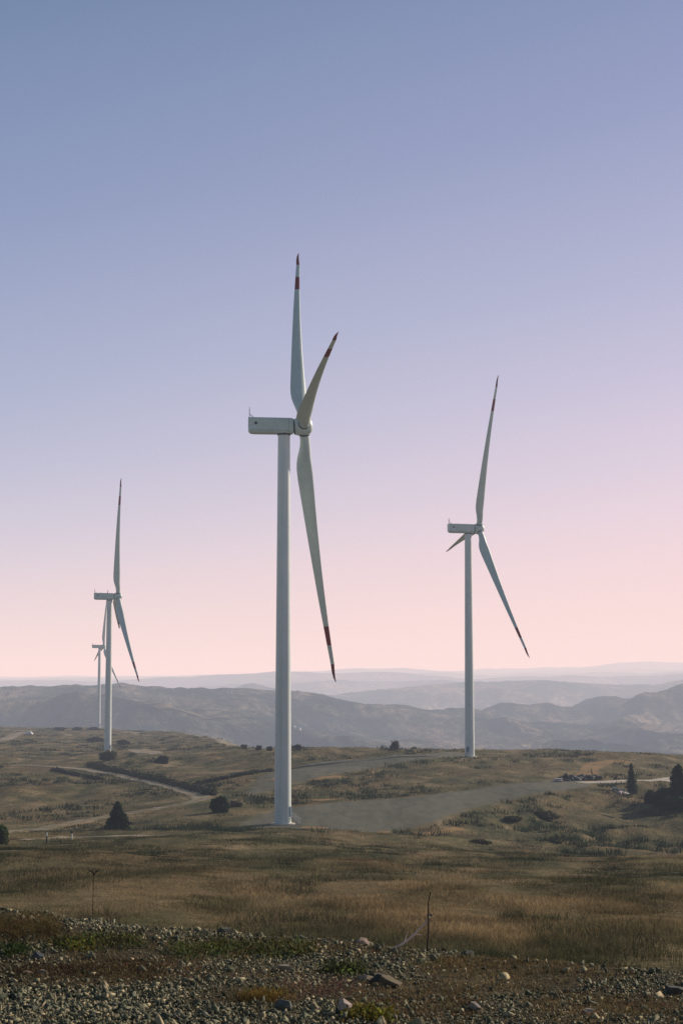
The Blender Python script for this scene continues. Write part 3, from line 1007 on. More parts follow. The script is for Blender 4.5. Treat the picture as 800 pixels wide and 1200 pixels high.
p = hit(146, 873); tag(make_bush(p, px_size(p, 16), px_size(p, 7), (.028, .036, .022), 1200, .7), 'low dark bush on the slope right of the left turbine tower', 'bush')
p = hit(462.5, 879.5); tag(make_bush(p, px_size(p, 12), px_size(p, 14), (.065, .058, .042), 520, .42, 'bare_bush', lobes=7), 'grey brown thin bare bush on the skyline between the two big towers', 'bush')
p = hit(348, 879); tag(make_bush(p, px_size(p, 10), px_size(p, 7), (.040, .048, .030), 500, .5), 'small dark bush on the skyline touching the right side of the nearest tower', 'bush')
for px, py, w, h, lab in ((286, 877.5, 7, 6, 'leftmost small dark skyline bush left of the nearest tower'), (303, 879, 7, 6, 'middle small dark skyline bush left of the nearest tower'), (316, 880, 6, 6, 'small dark skyline bush nearest the left side of the nearest tower')):
    p = hit(px, py); tag(make_bush(p, px_size(p, w), px_size(p, h), (.040, .050, .028), 420, .5), lab, 'bush', 'skyline bushes left of the nearest tower')
for px, py, w, h, lab in ((70, 856, 13, 4, 'long low bush at the left end of the far hilltop scrub and turbine shadow'), (90, 856, 12, 4.5, 'dark low bush in the middle of the far hilltop scrub and turbine shadow'), (110, 855.5, 16, 3.6, 'low dark bush doubling as turbine shadow at the foot of the smallest turbine')):
    p = hit(px, py); tag(make_bush(p, px_size(p, w), px_size(p, h), (.020, .030, .022), 700, 1.0), lab, 'bush', 'scrub and turbine shadow on the far hilltop')  # dark foliage also stands in for the far turbine's cast shadow
for px, py, w, h, lab in ((640, 960, 30, 11, 'green brown bush high on the rough bank below the gravel pad'), (600, 962, 22, 6, 'low dark bush on the rough bank nearest the gravel pad edge'), (560, 989, 26, 6, 'low dark bush in the grass below the pad corner')):
    p = hit(px, py); tag(make_bush(p, px_size(p, w), px_size(p, h), (.052, .050, .027), 1300, .36, lobes=15), lab, 'bush')


def make_hedge(name, pts, w, h, n, base, label):
    Q = smooth_path(HP(pts), n)
    o = Q[0]; root = empty(name, (o[0], o[1], float(terr(o[0], o[1]))))
    m = 70
    C = []; cols = []
    for k in range(n):
        hh = h * (1 + .45 * float(fbm(np.array([k / 5.]), np.array([.5]), 17, 3)[0]))
        c = np.stack([Q[k, 0] + rng.normal(0, w * .35, m), Q[k, 1] + rng.normal(0, w * .35, m), np.zeros(m)], 1)
        c[:, 2] = terr(c[:, 0], c[:, 1]) + np.abs(rng.normal(0, .45, m)) * hh + .05
        C.append(c); cols.append(shade_cols(m, np.array(base) * rng.uniform(.7, 1.3)))
    C = np.concatenate(C) - np.array(root.location)
    V, F = leaf_cards(C, .5)
    mesh_np('foliage', V, F, M_LEAF, root, col=np.repeat(np.concatenate(cols), 4, 0))
    tag(root, label, 'hedge')


make_hedge('hedge', [(104, 898), (135, 905), (165, 911.5), (195, 918), (222, 925), (250, 933)], 2.4, 1.5, 110, (.022, .032, .018), 'dark scrubby hedge doubling as bank shadow along the far side of the winding dirt track')  # scrub, its dark foliage also standing in for the bank's shadow
make_hedge('hedge', [(62, 903), (90, 909), (118, 914.5)], 1.6, .8, 50, (.018, .026, .016), 'short low dark hedge along the near side of the winding dirt track')
make_hedge('hedge', [(228, 920), (258, 914), (285, 909), (316, 904)], 1.6, .7, 60, (.020, .026, .016), 'low dark line of scrub climbing the slope left of the nearest tower')

# ------------------------------------------------------------------ grass (stuff)
def patch_cols(x, y, n):
    a = fbm(x / 8, y / 46, 101, 4); b = fbm(x / 2.6, y / 9, 103, 3); c2 = fbm(x / 24, y / 110, 105, 3)
    k = a * 1.75 + b * 1.0 - .04 + rng.normal(0, .15, n)
    P = np.array([(.024, .035, .018), (.070, .076, .037), (.119, .109, .056), (.172, .142, .079), (.30, .235, .136)])
    t = np.clip((k + .75) / 1.5, 0, .999) * 4
    i = t.astype(int); f = (t - i)[:, None]
    col = P[i] * (1 - f) + P[i + 1] * f
    green = np.clip(c2 * 1.3 + .1, 0, .7)[:, None]
    col = col * (1 - green) + np.array((.052, .062, .024)) * (col.mean(1, keepdims=True) / .05) * green
    rust = np.clip(fbm(x / 9, y / 40, 107, 4) * 2.0 - .1, 0, .5)[:, None]
    col = col * (1 - rust) + np.array((.138, .092, .046)) * (col.mean(1, keepdims=True) / .088) * rust
    return np.clip(col, .004, .5)


def blades(x, y, nb, hgt, wid, spread, lean, cols, name, label=None, droop=.25, mat=None, zoff=-.03):
    """nb curved blades (two segments) at each tuft"""
    n = len(x)
    X = np.repeat(x, nb) + rng.normal(0, 1, n * nb) * np.repeat(spread, nb)
    Y = np.repeat(y, nb) + rng.normal(0, 1, n * nb) * np.repeat(spread, nb)
    Z = terr(X, Y) + zoff
    H = np.repeat(hgt, nb) * rng.uniform(.45, 1.25, n * nb); W = np.repeat(wid, nb) * rng.uniform(.6, 1.4, n * nb)
    a = rng.uniform(0, 2 * PI, n * nb); l = lean * np.abs(rng.normal(0, 1, n * nb)) * H
    lx, ly = np.cos(a) * l, np.sin(a) * l
    wa = rng.uniform(0, PI, n * nb); wx, wy = np.cos(wa) * W * .5, np.sin(wa) * W * .5
    b0 = np.stack([X - wx, Y - wy, Z], 1); b1 = np.stack([X + wx, Y + wy, Z], 1)
    m0 = np.stack([X + lx * .4 - wx * .7, Y + ly * .4 - wy * .7, Z + H * .6], 1); m1 = np.stack([X + lx * .4 + wx * .7, Y + ly * .4 + wy * .7, Z + H * .6], 1)
    tp = np.stack([X + lx, Y + ly, Z + H * (1 - droop * rng.uniform(0, 1, n * nb))], 1)
    N_ = n * nb
    V = np.stack([b0, b1, m1, m0, tp], 1).reshape(-1, 3)
    i = np.arange(N_)[:, None] * 5
    F = np.concatenate([i + np.array([[0, 1, 2]]), i + np.array([[0, 2, 3]]), i + np.array([[3, 2, 4]])])
    c = np.repeat(cols, nb, 0) * rng.uniform(.65, 1.35, (N_, 1))
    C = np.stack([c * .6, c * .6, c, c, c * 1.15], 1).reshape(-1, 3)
    o = mesh_np(name, V, F, mat or M_GRASS, col=np.clip(C, .003, .6))
    tag(o, label, kind='stuff')
    return o


n = 90000
u = rng.uniform(-.29, .29, n); y = np.exp(rng.uniform(math.log(40), math.log(352), n)); x = u * y
ok = road_clear(x, y) & (rng.uniform(0, 1, n) < .70 + .6 * (fbm(x / 7, y / 12, 111, 3) + .4))
ok &= np.hypot(x + 12.4, y - 365) > 4
x, y = x[ok], y[ok]; n = len(x)
hs = np.clip(.20 + .34 * fbm(x / 4, y / 12, 113, 4), .06, .6)
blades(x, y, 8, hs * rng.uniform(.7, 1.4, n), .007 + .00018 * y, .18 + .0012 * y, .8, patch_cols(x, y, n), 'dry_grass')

# darker shrubby clumps in the meadow
n = 11000
u = rng.uniform(-.29, .29, n); y = np.exp(rng.uniform(math.log(42), math.log(352), n)); x = u * y
ok = road_clear(x, y, 1) & (fbm(x / 5, y / 26, 121, 4) > .17)
x, y = x[ok], y[ok]; n = len(x)
cc = np.array((.060, .064, .032)) * rng.uniform(.5, 1.6, (n, 1)) + np.array((.03, .018, .012)) * rng.uniform(0, 1, (n, 1))
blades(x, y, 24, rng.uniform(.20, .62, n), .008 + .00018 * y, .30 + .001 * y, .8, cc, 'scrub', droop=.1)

# scrub on the far hillside
n = 46000
u = rng.uniform(-.29, .29, n); y = np.exp(rng.uniform(math.log(345), math.log(1750), n)); x = u * y
ok = road_clear(x, y, 1.0)
for k, (tx, ty, _, _) in TURB.items(): ok &= np.hypot(x - tx, y - ty) > 6
ok &= rng.uniform(0, 1, n) < .35 + .9 * np.clip(fbm(x / 22, y / 40, 131, 4) + .15, 0, 1)
ok |= (rng.uniform(0, 1, len(ok)) < .05) & (poly_dist(PAD, x, y) > -3) & (np.hypot(x + 12.4, y - 365) > 5)
x, y = x[ok], y[ok]; n = len(x)
hs = np.clip(.38 + .5 * fbm(x / 14, y / 24, 133, 3), .12, 1.1) * np.where(poly_dist(PAD, x, y) > 0, .4, 1)
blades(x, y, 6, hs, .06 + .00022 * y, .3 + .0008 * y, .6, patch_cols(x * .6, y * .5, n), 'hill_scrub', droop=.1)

n = 9000
u = rng.uniform(-.29, .29, n); y = np.exp(rng.uniform(math.log(300), math.log(1700), n)); x = u * y
ok = road_clear(x, y, 2.0) & (fbm(x / 26, y / 50, 171, 4) > .14)
for k, (tx, ty, _, _) in TURB.items(): ok &= np.hypot(x - tx, y - ty) > 9
x, y = x[ok], y[ok]; n = len(x)
cc = np.array((.028, .042, .022)) * rng.uniform(.5, 1.7, (n, 1))
blades(x, y, 22, rng.uniform(.5, 1.6, n), .10 + .0002 * y, .7 + .0005 * y, .6, cc, 'dark_scrub', droop=.1)

# ------------------------------------------------------------------ foreground gravel (stuff) and rocks
CUB = np.array([(a, b, c) for a in (-1, 1) for b in (-1, 1) for c in (-1, 1)], float) * .72
CUF = np.array([(0, 1, 3), (0, 3, 2), (4, 6, 7), (4, 7, 5), (0, 4, 5), (0, 5, 1), (2, 3, 7), (2, 7, 6), (0, 2, 6), (0, 6, 4), (1, 5, 7), (1, 7, 3)])
ico = bmesh.new(); bmesh.ops.create_icosphere(ico, subdivisions=1, radius=1.0)
IV = np.array([v.co[:] for v in ico.verts]); IF = np.array([[v.index for v in f.verts] for f in ico.faces]); ico.free()


def stones(x, y, s, cols, name, sink=.25, flat=(.45, .85)):
    n = len(x); nv = len(CUB)
    V = CUB[None] * (1 + .22 * rng.normal(size=(n, nv, 1))) + .26 * rng.normal(size=(n, nv, 3))
    V = V * np.stack([rng.uniform(.7, 1.6, n), rng.uniform(.6, 1.2, n), rng.uniform(*flat, n)], 1)[:, None]
    q = rng.normal(size=(n, 4)) * np.array([1, .55, .55, 1.0]); q /= np.linalg.norm(q, axis=1)[:, None]
    w, a, b, c = q.T
    Rm = np.stack([np.stack([1 - 2 * (b * b + c * c), 2 * (a * b - c * w), 2 * (a * c + b * w)], 1),
                   np.stack([2 * (a * b + c * w), 1 - 2 * (a * a + c * c), 2 * (b * c - a * w)], 1),
                   np.stack([2 * (a * c - b * w), 2 * (b * c + a * w), 1 - 2 * (a * a + b * b)], 1)], 1)
    V = np.einsum('nij,nkj->nki', Rm, V) * s[:, None, None]
    z = terr(x, y) + .02 + s * (.5 - sink)
    V = V + np.stack([x, y, z], 1)[:, None]
    F = (CUF[None] + (np.arange(n) * nv)[:, None, None]).reshape(-1, 3)
    o = mesh_np(name, V.reshape(-1, 3), F, M_STONE, col=np.repeat(cols, nv, 0))
    tag(o, kind='stuff')
    return o


def stone_cols(n, x, y):
    P = np.array([(.035, .046, .040), (.090, .100, .078), (.185, .178, .130), (.30, .255, .185), (.48, .39, .30)])
    k = np.clip(rng.beta(1.5, 2.4, n) + .12 * fbm(x / 1.2, y / 1.2, 141, 3), 0, .999) * 4
    i = k.astype(int); f = (k - i)[:, None]
    c = P[i] * (1 - f) + P[i + 1] * f
    return c * rng.uniform(.75, 1.2, (n, 1)) * np.array([1.2, 1.17, .98])


edge_y = lambda x: 16.1 - .62 * x
litter_map = lambda x, y: fbm(x / 1.5, y / 1.1, 151, 4) + .10
n = 240000
y = rng.uniform(9.5, 20.5, n); x = rng.uniform(-.30, .30, n) * y
e = (y - edge_y(x)) * .85
litter = litter_map(x, y)
ok = (e < .55) & (rng.uniform(0, 1, n) < np.where(litter > .08, .42, 1.0))
x, y, e = x[ok], y[ok], e[ok]; n = len(x)
s = np.exp(rng.normal(math.log(.0043), .68, n)) * (1 + .7 * sstep(-2.5, -4.5, e))
s = np.clip(np.where(litter[ok] > .08, .8, 1.0) * s, .0026, .036)
stones(x, y, s, stone_cols(n, x, y), 'gravel', .45, (.28, .6))
# coarser stones strewn about and along the edge
n = 900
x = rng.uniform(-5.2, 5.2, n); e = np.where(rng.uniform(0, 1, n) < .45, rng.normal(.15, .22, n), -rng.uniform(0, 6.5, n)); y = edge_y(x) + e / .85
ok = (y > 9.8) & (np.abs(x) < .3 * y) & (rng.uniform(0, 1, n) < .35 + .65 * (fbm(x / .9, y / .9, 153, 2) > -.05))
x, y = x[ok], y[ok]; n = len(x)
s = np.clip(np.exp(rng.normal(math.log(.018), .40, n)), .011, .05)
stones(x, y, s, stone_cols(n, x, y) * 1.05, 'loose_stones', .3)


def edge_point(px, e=-.2):
    k = ray(px, 1100); k = k[0] / k[1]
    y = (16.1 + e / .85) / (1 + .62 * k)
    return np.array([k * y, y, float(terr(k * y, y))])


def make_rock(px, py, wpx, hpx, base, label, rz=0.0, tilt=0.0, deep=.8, seed=1, cuts=12, name='rock', cat='rock'):
    r_ = np.random.default_rng(seed)
    p = hit(px, py, 9.0, 60) if py is not None else edge_point(px, -.12)
    w = px_size(p, wpx); h = px_size(p, hpx)
    bm = bmesh.new()
    bmesh.ops.create_cube(bm, size=1.0)
    for _ in range(cuts):                                  # facets
        nn = Vector(r_.normal(size=3)); nn.normalize()
        bmesh.ops.bisect_plane(bm, geom=bm.verts[:] + bm.edges[:] + bm.faces[:], plane_co=nn * r_.uniform(.36, .56), plane_no=nn, clear_outer=True)
        ed = [q for q in bm.edges if q.is_boundary]
        if ed: bmesh.ops.contextual_create(bm, geom=ed)
    bmesh.ops.triangulate(bm, faces=bm.faces[:])
    bmesh.ops.subdivide_edges(bm, edges=[q for q in bm.edges if q.calc_length() > .2], cuts=2, use_grid_fill=True)
    bmesh.ops.triangulate(bm, faces=bm.faces[:])
    for v in bm.verts:
        k = float(fbm(np.array([v.co.x * 3 + seed]), np.array([v.co.y * 3 + v.co.z * 2.3]), seed, 3)[0])
        v.co *= 1 + .06 * k
    mtx = Matrix.Rotation(rz, 4, 'Z') @ Matrix.Rotation(tilt, 4, 'Y') @ Matrix.Diagonal((w, w * deep, h * 1.2, 1))
    bmesh.ops.transform(bm, matrix=mtx, verts=bm.verts[:])
    zmin = min(v.co.z for v in bm.verts)
    m = vary_mat('rock_face', tuple(.62 * c for c in base), tuple(1.15 * c for c in base), 14, .88, 'Object', .5, .01, 6, spec=.2)
    o = obj_bm(name, bm, m)
    o.location = (float(p[0]), float(p[1]), float(p[2]) - zmin - .18 * h)
    return tag(o, label, cat)


make_rock(424.5, None, 13, 10, (.42, .31, .25), 'pale pinkish rock standing on the far gravel edge left of the thin stake', .4, -.5, .8, 3)
make_rock(456, 1157, 27, 9, (.17, .135, .085), 'big brown slab rock with dark side tilted in the gravel', -.3, .35, .8, 5)
make_rock(443, 1154, 15, 12, (.075, .078, .070), 'dark grey blocky rock leaning on the left end of the big brown slab', .2, .1, .8, 7)
make_rock(404, 1190, 15, 13, (.50, .40, .35), 'whitish angular rock at the bottom edge in front of the gravel', .5, .6, .7, 9)
make_rock(427, 1151, 20, 8, (.27, .215, .155), 'tan flat rock left of the dark blocky rock', .1, .1, .8, 11)
make_rock(33, 1143, 17, 5, (.27, .20, .13), 'thin flat tan stone at the left, first of a pair', .1, .05, .7, 13)
make_rock(51, 1143.5, 13, 6, (.31, .235, .16), 'short flat tan stone at the left, second of a pair', -.2, .05, .7, 15)
make_rock(335, 1140, 18, 9, (.24, .20, .15), 'rounded grey tan stone right of the green weed patch', .2, .1, .8, 17)
make_rock(262, None, 15, 7, (.09, .09, .08), 'dark grey stone on the far gravel edge at the head of a stone row', .2, .1, .8, 19)
make_rock(157, None, 6, 8, (.40, .34, .27), 'small pale pointed stone upright on the far gravel edge', .2, .3, .8, 21, name='rock')
make_rock(548, None, 15, 8, (.10, .10, .088), 'dark stone on the far gravel edge right of the thin stake', .5, .1, .8, 23)
make_rock(792, 1167, 22, 11, (.085, .085, .075), 'dark lump of rock at the right edge of the gravel', .1, .1, .8, 25)
make_rock(333, 1187, 20, 13, (.115, .118, .105), 'dark grey green rounded stone low in the gravel near the bottom', .3, .2, .8, 27)
make_rock(45, 1126, 12, 9, (.10, .115, .125), 'blue grey rounded stone at the left below the green weeds', .3, .2, .8, 29)
make_rock(555, 1186, 17, 10, (.30, .26, .22), 'light grey stone at the bottom right of the whitish angular rock', -.3, .2, .8, 31)
make_rock(688, 1190, 14, 7, (.26, .22, .18), 'light tan stone low in the gravel at the right', -.3, .1, .8, 33)

# weeds and litter on the gravel (stuff)
def near_patch(n, px0, px1, py0, py1):
    P = np.array([hit(a, b, 9, 40)[:2] for a, b in zip(rng.uniform(px0, px1, n), np.clip(rng.normal((py0 + py1) / 2, (py1 - py0) / 3.5, n), py0 - 2, py1 + 2))])
    return P[:, 0], P[:, 1]


GX_, GY_, GC_ = [], [], []
for n, r_, base in ((120, (60, 160, 1101, 1114), (.082, .092, .032)), (190, (205, 360, 1108, 1125), (.090, .098, .034)), (34, (385, 425, 1136, 1146), (.058, .072, .024)),
                    (50, (415, 450, 1188, 1200), (.15, .13, .025)), (14, (90, 105, 1109, 1117), (.19, .18, .03)), (40, (0, 30, 1112, 1122), (.04, .06, .02))):
    a, b = near_patch(n, *r_); GX_.append(a); GY_.append(b); GC_.append(shade_cols(n, base, .3))
x, y, c = map(np.concatenate, (GX_, GY_, GC_))
n = len(x)
m = 18
C = np.stack([np.repeat(x, m) + rng.normal(0, .055, n * m), np.repeat(y, m) + rng.normal(0, .07, n * m), np.zeros(n * m)], 1)
C[:, 2] = terr(C[:, 0], C[:, 1]) + .02 + np.abs(rng.normal(0, .026, n * m))
V, F = leaf_cards(C, .017, np.array([0, 0, .8]), 1.8, .7)
tag(mesh_np('green_weeds', V, F, M_WEED, col=np.repeat(np.repeat(c, m, 0) * rng.uniform(.5, 1.5, (n * m, 1)), 4, 0)), kind='stuff')

DX, DY, DC, DH = [], [], [], []
for n, r_, base, hh in ((420, (-30, 70, 1078, 1104), (.165, .120, .055), .10), (320, (60, 400, 1096, 1116), (.15, .115, .055), .05), (500, (0, 190, 1128, 1150), (.075, .05, .03), .05), (260, (120, 240, 1128, 1150), (.22, .15, .08), .04),
                        (420, (410, 560, 1158, 1200), (.16, .11, .055), .05), (240, (360, 480, 1106, 1124), (.15, .11, .05), .05), (420, (480, 800, 1118, 1142), (.16, .115, .05), .05), (360, (620, 800, 1165, 1200), (.17, .12, .06), .05),
                        (90, (285, 330, 1166, 1178), (.22, .15, .04), .08), (240, (330, 420, 1150, 1172), (.19, .12, .085), .05)):
    a, b = near_patch(n, *r_); DX.append(a); DY.append(b); DC.append(shade_cols(n, base, .35)); DH.append(np.full(n, hh))
n = 30000
y = rng.uniform(9.8, 20, n); x = rng.uniform(-.29, .29, n) * y; e = (y - edge_y(x)) * .85
ok = (e < .4) & (litter_map(x, y) > rng.normal(.10, .14, n))
x, y = x[ok], y[ok]; n = len(x); t = rng.uniform(0, 1, (n, 1)) ** 1.5
DX.append(x); DY.append(y); DC.append((np.array((.105, .085, .042)) * (1 - t) + np.array((.34, .25, .135)) * t) * rng.uniform(.6, 1.4, (n, 1))); DH.append(rng.uniform(.014, .06, n))
x, y, c, hh = map(np.concatenate, (DX, DY, DC, DH))
blades(x, y, 8, hh, np.full(len(x), .0042), np.full(len(x), .045), 1.5, c, 'dry_litter', droop=.5, zoff=.008)

# ------------------------------------------------------------------ small things
def make_stake(px, py, hpx, r, lean, mat, name='stake'):
    p = edge_point(px, py); h = px_size(p, hpx)
    root = empty(name, p)
    bm = bmesh.new()
    q = Vector((0, 0, -.06))
    for k in range(6):
        q2 = Vector((lean * h * (k + 1) / 6 + rng.normal() * .004, rng.normal() * .004, h * (k + 1) / 6))
        add_tube(bm, q, q2, r * (1 - .06 * k), r * (1 - .06 * (k + 1)), 7, k in (0, 5)); q = q2
    obj_bm('shaft', bm, mat, root)
    return root, p, h


st, p, h = make_stake(500, -.25, 70, .0085, .045, M_WOOD)
bm = bmesh.new()
for k in range(4): add_tube(bm, (.025, .0, h * (.60 + .012 * k)), (.046, .005, h * (.60 + .012 * k)), .004, .004, 6)
obj_bm('wire_binding', bm, M_STEEL, st)
tag(st, 'thin dark upright stake at the far gravel edge, a bare branch leaning on it', 'stake')
# the leaning branch: its own thing
b0 = edge_point(456, -.3)
bm = bmesh.new()
top = p + np.array([.022, .012, h * .58])
P = [np.array([b0[0], b0[1], b0[2] - .01])]
for k in range(1, 9):
    t = k / 8; P.append((1 - t) * P[0] + t * top + np.array([0, 0, -.035 * math.sin(PI * t)]) + rng.normal(0, .004, 3))
for k in range(8): add_tube(bm, P[k] - b0, P[k + 1] - b0, .015 - .001 * k, .015 - .001 * (k + 1), 7)
add_tube(bm, P[3] - b0, P[3] - b0 + np.array([.035, .02, .10]), .006, .002, 6); add_tube(bm, P[5] - b0, P[5] - b0 + np.array([.07, -.02, .0]), .005, .002, 6)
br = obj_bm('branch', bm, M_PINKW); br.location = b0
tag(br, 'bare pinkish branch lying slanted against the thin dark stake', 'branch')

st2, p2, h2 = make_stake(109, -.05, 58, .0042, .0, M_WOOD, 'dry_stalk')
bm = bmesh.new()
for s, a in ((1, .5), (-1, .35), (1, .9), (-1, .8)):
    add_tube(bm, (0, 0, h2 * (.97 - .03 * a)), (s * .05 * a, .01, h2 * (1.0 + .02 * a)), .004, .0015, 5)
    bmesh.ops.create_icosphere(bm, subdivisions=1, radius=.011, matrix=Matrix.Translation((s * .05 * a, .01, h2 * (1.0 + .02 * a))))
obj_bm('seed_head', bm, M_WOOD, st2)
tag(st2, 'tall thin dark weed stalk with seed head, left on the far gravel edge', 'weed stalk')


def make_twig(px, py, hpx, seed, label):
    r_ = np.random.default_rng(seed)
    p = hit(px, py, 9, 40); h = px_size(p, hpx)
    bm = bmesh.new()

    def grow(a, d, L, r, depth):
        b = a + d * L
        add_tube(bm, a, b, r, r * .6, 5)
        if depth:
            for _ in range(2):
                nd = d + Vector(r_.normal(size=3) * .45); nd.normalize(); nd.z = abs(nd.z) * .9 + .1
                grow(b, nd, L * .62, r * .6, depth - 1)
    grow(Vector((0, 0, -.02)), Vector((.05, 0, 1)), h * .5, .006, 3)
    o = obj_bm('dry_twig', bm, M_BARK); o.location = p
    tag(o, label, 'dry twig')


make_twig(77, 1103, 17, 1, 'dry forked twig rising from the left end of the green weeds')
make_twig(98, 1103, 12, 2, 'short dry twig rising from the middle of the left green weeds')
make_twig(121, 1086, 12, 3, 'small dry twig on bare gravel behind the left green weeds')
make_twig(135, 1107, 13, 4, 'dry twig at the right end of the left green weeds')


# marker posts by the near track
def marker(px, py, hpx, label, cap, capmat):
    p = hit(px, py); h = px_size(p, hpx); root = empty('marker_post', p)
    bm = bmesh.new(); add_tube(bm, (0, 0, -.2), (0, 0, h * .62), .11, .10, 10); obj_bm('post', bm, M_VANW if capmat is not M_VANW else M_WOOD, root)
    bm = bmesh.new(); add_box(bm, (0, 0, h * .78), (cap * .75, cap * .5, h * .26), bevel=.03); obj_bm('sign_plate', bm, capmat, root)
    tag(root, label, 'marker post')


marker(84.5, 984, 11, 'short white post with black head beside the near track', .55, M_DARKM)
marker(55, 990, 15, 'thin dark post with a small white plate beside the near track', .28, M_VANW)


# debris heap, pale slabs and a leaning post at the far corner of the pad
def heap(pts, w, hh, n, base, label, name='rubble_heap'):
    Q = smooth_path(HP(pts), n); o = Q[0]; root = empty(name, (o[0], o[1], float(terr(*o))))
    V = []; F = []; cols = []
    for k in range(n):
        s = rng.uniform(.35, 1.0) * hh * .55
        v = IV * (1 + .25 * rng.normal(size=(12, 1))) * np.array([s * rng.uniform(.8, 1.8), s, s * rng.uniform(.6, 1)])
        c = np.array([Q[k, 0] + rng.normal(0, w), Q[k, 1] + rng.normal(0, w), 0]); c[2] = float(terr(c[0], c[1])) + s * rng.uniform(.2, .9)
        F.append(IF + 12 * k); V.append(v + c - np.array(root.location)); cols.append(np.repeat(shade_cols(1, base, .4), 12, 0))
    mesh_np('stone_pile', np.concatenate(V), np.concatenate(F), M_STONE, root, col=np.concatenate(cols))
    tag(root, label, 'rubble heap')


heap([(660, 915), (675, 914.5), (697, 914)], 1.1, 2.0, 150, (.040, .046, .046), 'long dark heap of rubble at the far right corner of the gravel pad')
heap([(722, 930), (728, 929), (734, 929)], .8, 1.3, 60, (.40, .38, .35), 'scattered pale grey rubble beside the slim lone spruce', 'rubble_heap')
p = hit(694, 913.5); bm = bmesh.new(); h = px_size(p, 12)
add_tube(bm, (0, 0, -.3), (-h * .12, 0, h), .20, .15, 8); add_tube(bm, (-.9, 0, h * .2), (.5, 0, h * .5), .12, .1, 6)
o = obj_bm('post', bm, M_WOOD); o.location = p; tag(o, 'dark leaning post standing in the long dark rubble heap', 'post')
p = hit(653, 916.5); bm = bmesh.new()
for k in range(4): add_box(bm, (rng.normal(0, .3), rng.normal(0, .5), .15 + .28 * k), (2.8 - .2 * k, 1.6, .24), Euler((0, 0, rng.normal(0, .12))).to_matrix(), .03)
o = obj_bm('slab_stack', bm, M_CONC); o.location = p; tag(o, 'small stack of whitish slabs at the left end of the long rubble heap', 'slab stack')


# white van on the hill road
def make_van(p, rz):
    root = empty('parked_van', p, rz)
    L, W_, H_ = 5.4, 2.0, 2.5
    bm = bmesh.new()
    side = [(-L / 2, .4), (-L / 2, H_ - .1), (-L / 2 + .15, H_), (L / 2 - 1.7, H_), (L / 2 - 1.3, H_ - .15), (L / 2 - .75, 1.45), (L / 2 - .1, 1.15), (L / 2, .95), (L / 2, .4)]
    A = [bm.verts.new((x, -W_ / 2, z)) for x, z in side]; B = [bm.verts.new((x, W_ / 2, z)) for x, z in side]
    bm.faces.new(A); bm.faces.new(B[::-1])
    for k in range(len(side)): bm.faces.new((A[k], B[k], B[(k + 1) % len(side)], A[(k + 1) % len(side)]))
    bmesh.ops.recalc_face_normals(bm, faces=bm.faces[:])
    obj_bm('body', bm, M_VANW, root)
    bm = bmesh.new(); add_box(bm, (L / 2 - 1.0, 0, 1.9), (.05, 1.7, .85), Euler((0, -.40, 0)).to_matrix()); obj_bm('windscreen', bm, M_GLASS, root)
    for s in (-1, 1):
        bm = bmesh.new(); add_box(bm, (L / 2 - 1.75, s * 1.005, 1.85), (.8, .03, .6), bevel=.01); obj_bm('side_window', bm, M_GLASS, root)
        for x in (-1.6, 1.6):
            bm = bmesh.new(); add_tube(bm, (x, s * .82, .36), (x, s * 1.04, .36), .36, .36, 20); wh = obj_bm('wheel', bm, M_DARKM, root)
            bm = bmesh.new(); add_tube(bm, (x, s * 1.03, .36), (x, s * 1.06, .36), .2, .2, 16); obj_bm('rim', bm, M_STEEL, wh)
        bm = bmesh.new(); add_box(bm, (L / 2 - .02, s * .72, .82), (.08, .34, .2), bevel=.02); obj_bm('headlight', bm, M_STEEL, root)
    tag(root, 'tiny white van parked at the top of the far left hill road', 'van')


make_van(hit(34.5, 861), -.3)


# two white houses far down in the valley
def make_house(px, py, w, d, hh, rz, label):
    p = hit_hill(px, py); root = empty('white_house', p, rz)
    bm = bmesh.new(); add_box(bm, (0, 0, hh / 2 - 1.5), (w, d, hh + 3)); obj_bm('wall', bm, M_WALLW, root)
    bm = bmesh.new()
    v = [bm.verts.new(c) for c in ((-w / 2 - .6, -d / 2 - .6, hh), (w / 2 + .6, -d / 2 - .6, hh), (w / 2 + .6, d / 2 + .6, hh), (-w / 2 - .6, d / 2 + .6, hh), (-w / 2 - .6, 0, hh + d * .38), (w / 2 + .6, 0, hh + d * .38))]
    for f in ((0, 1, 5, 4), (2, 3, 4, 5), (1, 2, 5), (3, 0, 4), (0, 3, 2, 1)): bm.faces.new([v[k] for k in f])
    bmesh.ops.recalc_face_normals(bm, faces=bm.faces[:])
    obj_bm('roof', bm, M_ROOF, root)
    for k in (-1, 0, 1):
        bm = bmesh.new(); add_box(bm, (k * w * .3, -d / 2 - .03, hh * .55), (w * .12, .12, hh * .3)); obj_bm('window', bm, M_GLASS, root)
    tag(root, label, 'house', 'white houses in the valley')


make_house(345.5, 853.5, 4.2, 4, 3.4, .35, 'tiny white house in the valley, just right of the nearest tower')
make_house(351, 855.5, 4.4, 4, 3.2, -.3, 'tiny white house in the valley, the right and lower one of two')

# ------------------------------------------------------------------ sky and sun
AZ, EL = math.radians(53), math.radians(23)          # sun azimuth right of the view, elevation
w = bpy.data.worlds.new('World'); sc.world = w; w.use_nodes = True
nt = w.node_tree
bg = nt.nodes['Background']
sky = N(nt, 'ShaderNodeTexSky', sky_type='NISHITA', sun_disc=False, sun_elevation=EL, sun_rotation=AZ, altitude=300, air_density=1.0, dust_density=2.0, ozone_density=2.5)
tc = N(nt, 'ShaderNodeTexCoord'); sp = N(nt, 'ShaderNodeSeparateXYZ'); nt.links.new(tc.outputs['Generated'], sp.inputs[0])


def srgb(r, g, b):
    f = lambda v: (v / 255 / 12.92) if v / 255 <= .04045 else ((v / 255 + .055) / 1.055) ** 2.4
    return (f(r), f(g), f(b))


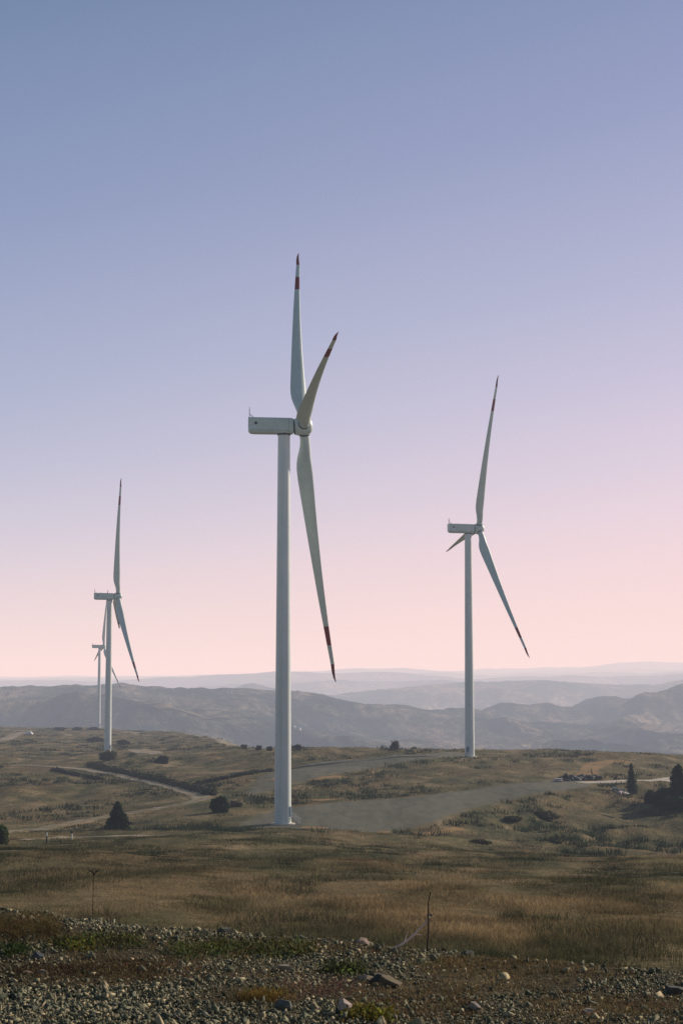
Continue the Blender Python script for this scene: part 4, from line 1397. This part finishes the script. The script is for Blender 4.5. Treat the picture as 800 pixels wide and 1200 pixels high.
# evening gradient of the sky by height, pinker towards the sun
# the pink reaches higher towards the sun on the right
sh = math_n(nt, 'MULTIPLY', math_n(nt, 'MULTIPLY', sp.outputs['X'], .17), math_n(nt, 'MULTIPLY', sp.outputs['Z'], 7.0, clamp=True))
zz = math_n(nt, 'MULTIPLY', math_n(nt, 'SUBTRACT', sp.outputs['Z'], sh), 2.0, clamp=True)
st_ = [(0, (254, 222, 212)), (.022, (249, 219, 216)), (.047, (240, 212, 219)), (.072, (228, 207, 221)), (.097, (213, 200, 220)), (.146, (190, 186, 214)), (.195, (170, 174, 206)), (.290, (138, 149, 189)), (.379, (113, 132, 172)), (.5, (60, 95, 120))]
cr = ramp(nt, zz, [(p * 2, srgb(*c)) for p, c in st_])
nm = N(nt, 'ShaderNodeMath', operation='MULTIPLY'); nt.links.new(sp.outputs['X'], nm.inputs[0]); nm.inputs[1].default_value = 1.6
tx = math_n(nt, 'ADD', nm.outputs[0], .5, clamp=True)
tint = ramp(nt, tx, [(0, (.86, .96, .99)), (.5, (1, 1, 1)), (1, (1.06, 1.01, 1.05))])
cr = mix(nt, 1.0, cr, tint, 'MULTIPLY')
# the sky away from the sun, behind the photographer, is dimmed and tinted to turn the ambient light teal
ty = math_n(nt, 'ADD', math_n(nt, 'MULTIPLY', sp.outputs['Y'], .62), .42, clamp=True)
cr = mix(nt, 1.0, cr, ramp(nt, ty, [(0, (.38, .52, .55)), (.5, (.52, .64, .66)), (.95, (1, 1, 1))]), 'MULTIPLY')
ns = N(nt, 'ShaderNodeVectorMath', operation='SCALE'); nt.links.new(sky.outputs[0], ns.inputs[0]); ns.inputs['Scale'].default_value = .10
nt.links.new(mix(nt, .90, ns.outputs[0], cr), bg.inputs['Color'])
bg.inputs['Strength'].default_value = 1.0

sd = bpy.data.lights.new('sun', 'SUN'); sd.energy = 5.0; sd.angle = math.radians(.6); sd.color = (1.0, .87, .72)
so = bpy.data.objects.new('sun', sd); COL.objects.link(so)
to_sun = Vector((math.sin(AZ) * math.cos(EL), math.cos(AZ) * math.cos(EL), math.sin(EL)))
so.rotation_euler = to_sun.to_track_quat('Z', 'Y').to_euler()
so.location = (60, 60, 120)

sc.view_settings.view_transform = 'Standard'; sc.view_settings.look = 'None'; sc.view_settings.exposure = 0
sc.render.dither_intensity = 2.0
sc.cycles.max_bounces = 5; sc.cycles.diffuse_bounces = 3
sc.cycles.use_denoising = True
sc.cycles.denoiser = 'OPENIMAGEDENOISE'
sc.cycles.denoising_input_passes = 'RGB_ALBEDO_NORMAL'
sc.cycles.sample_clamp_indirect = 2.0
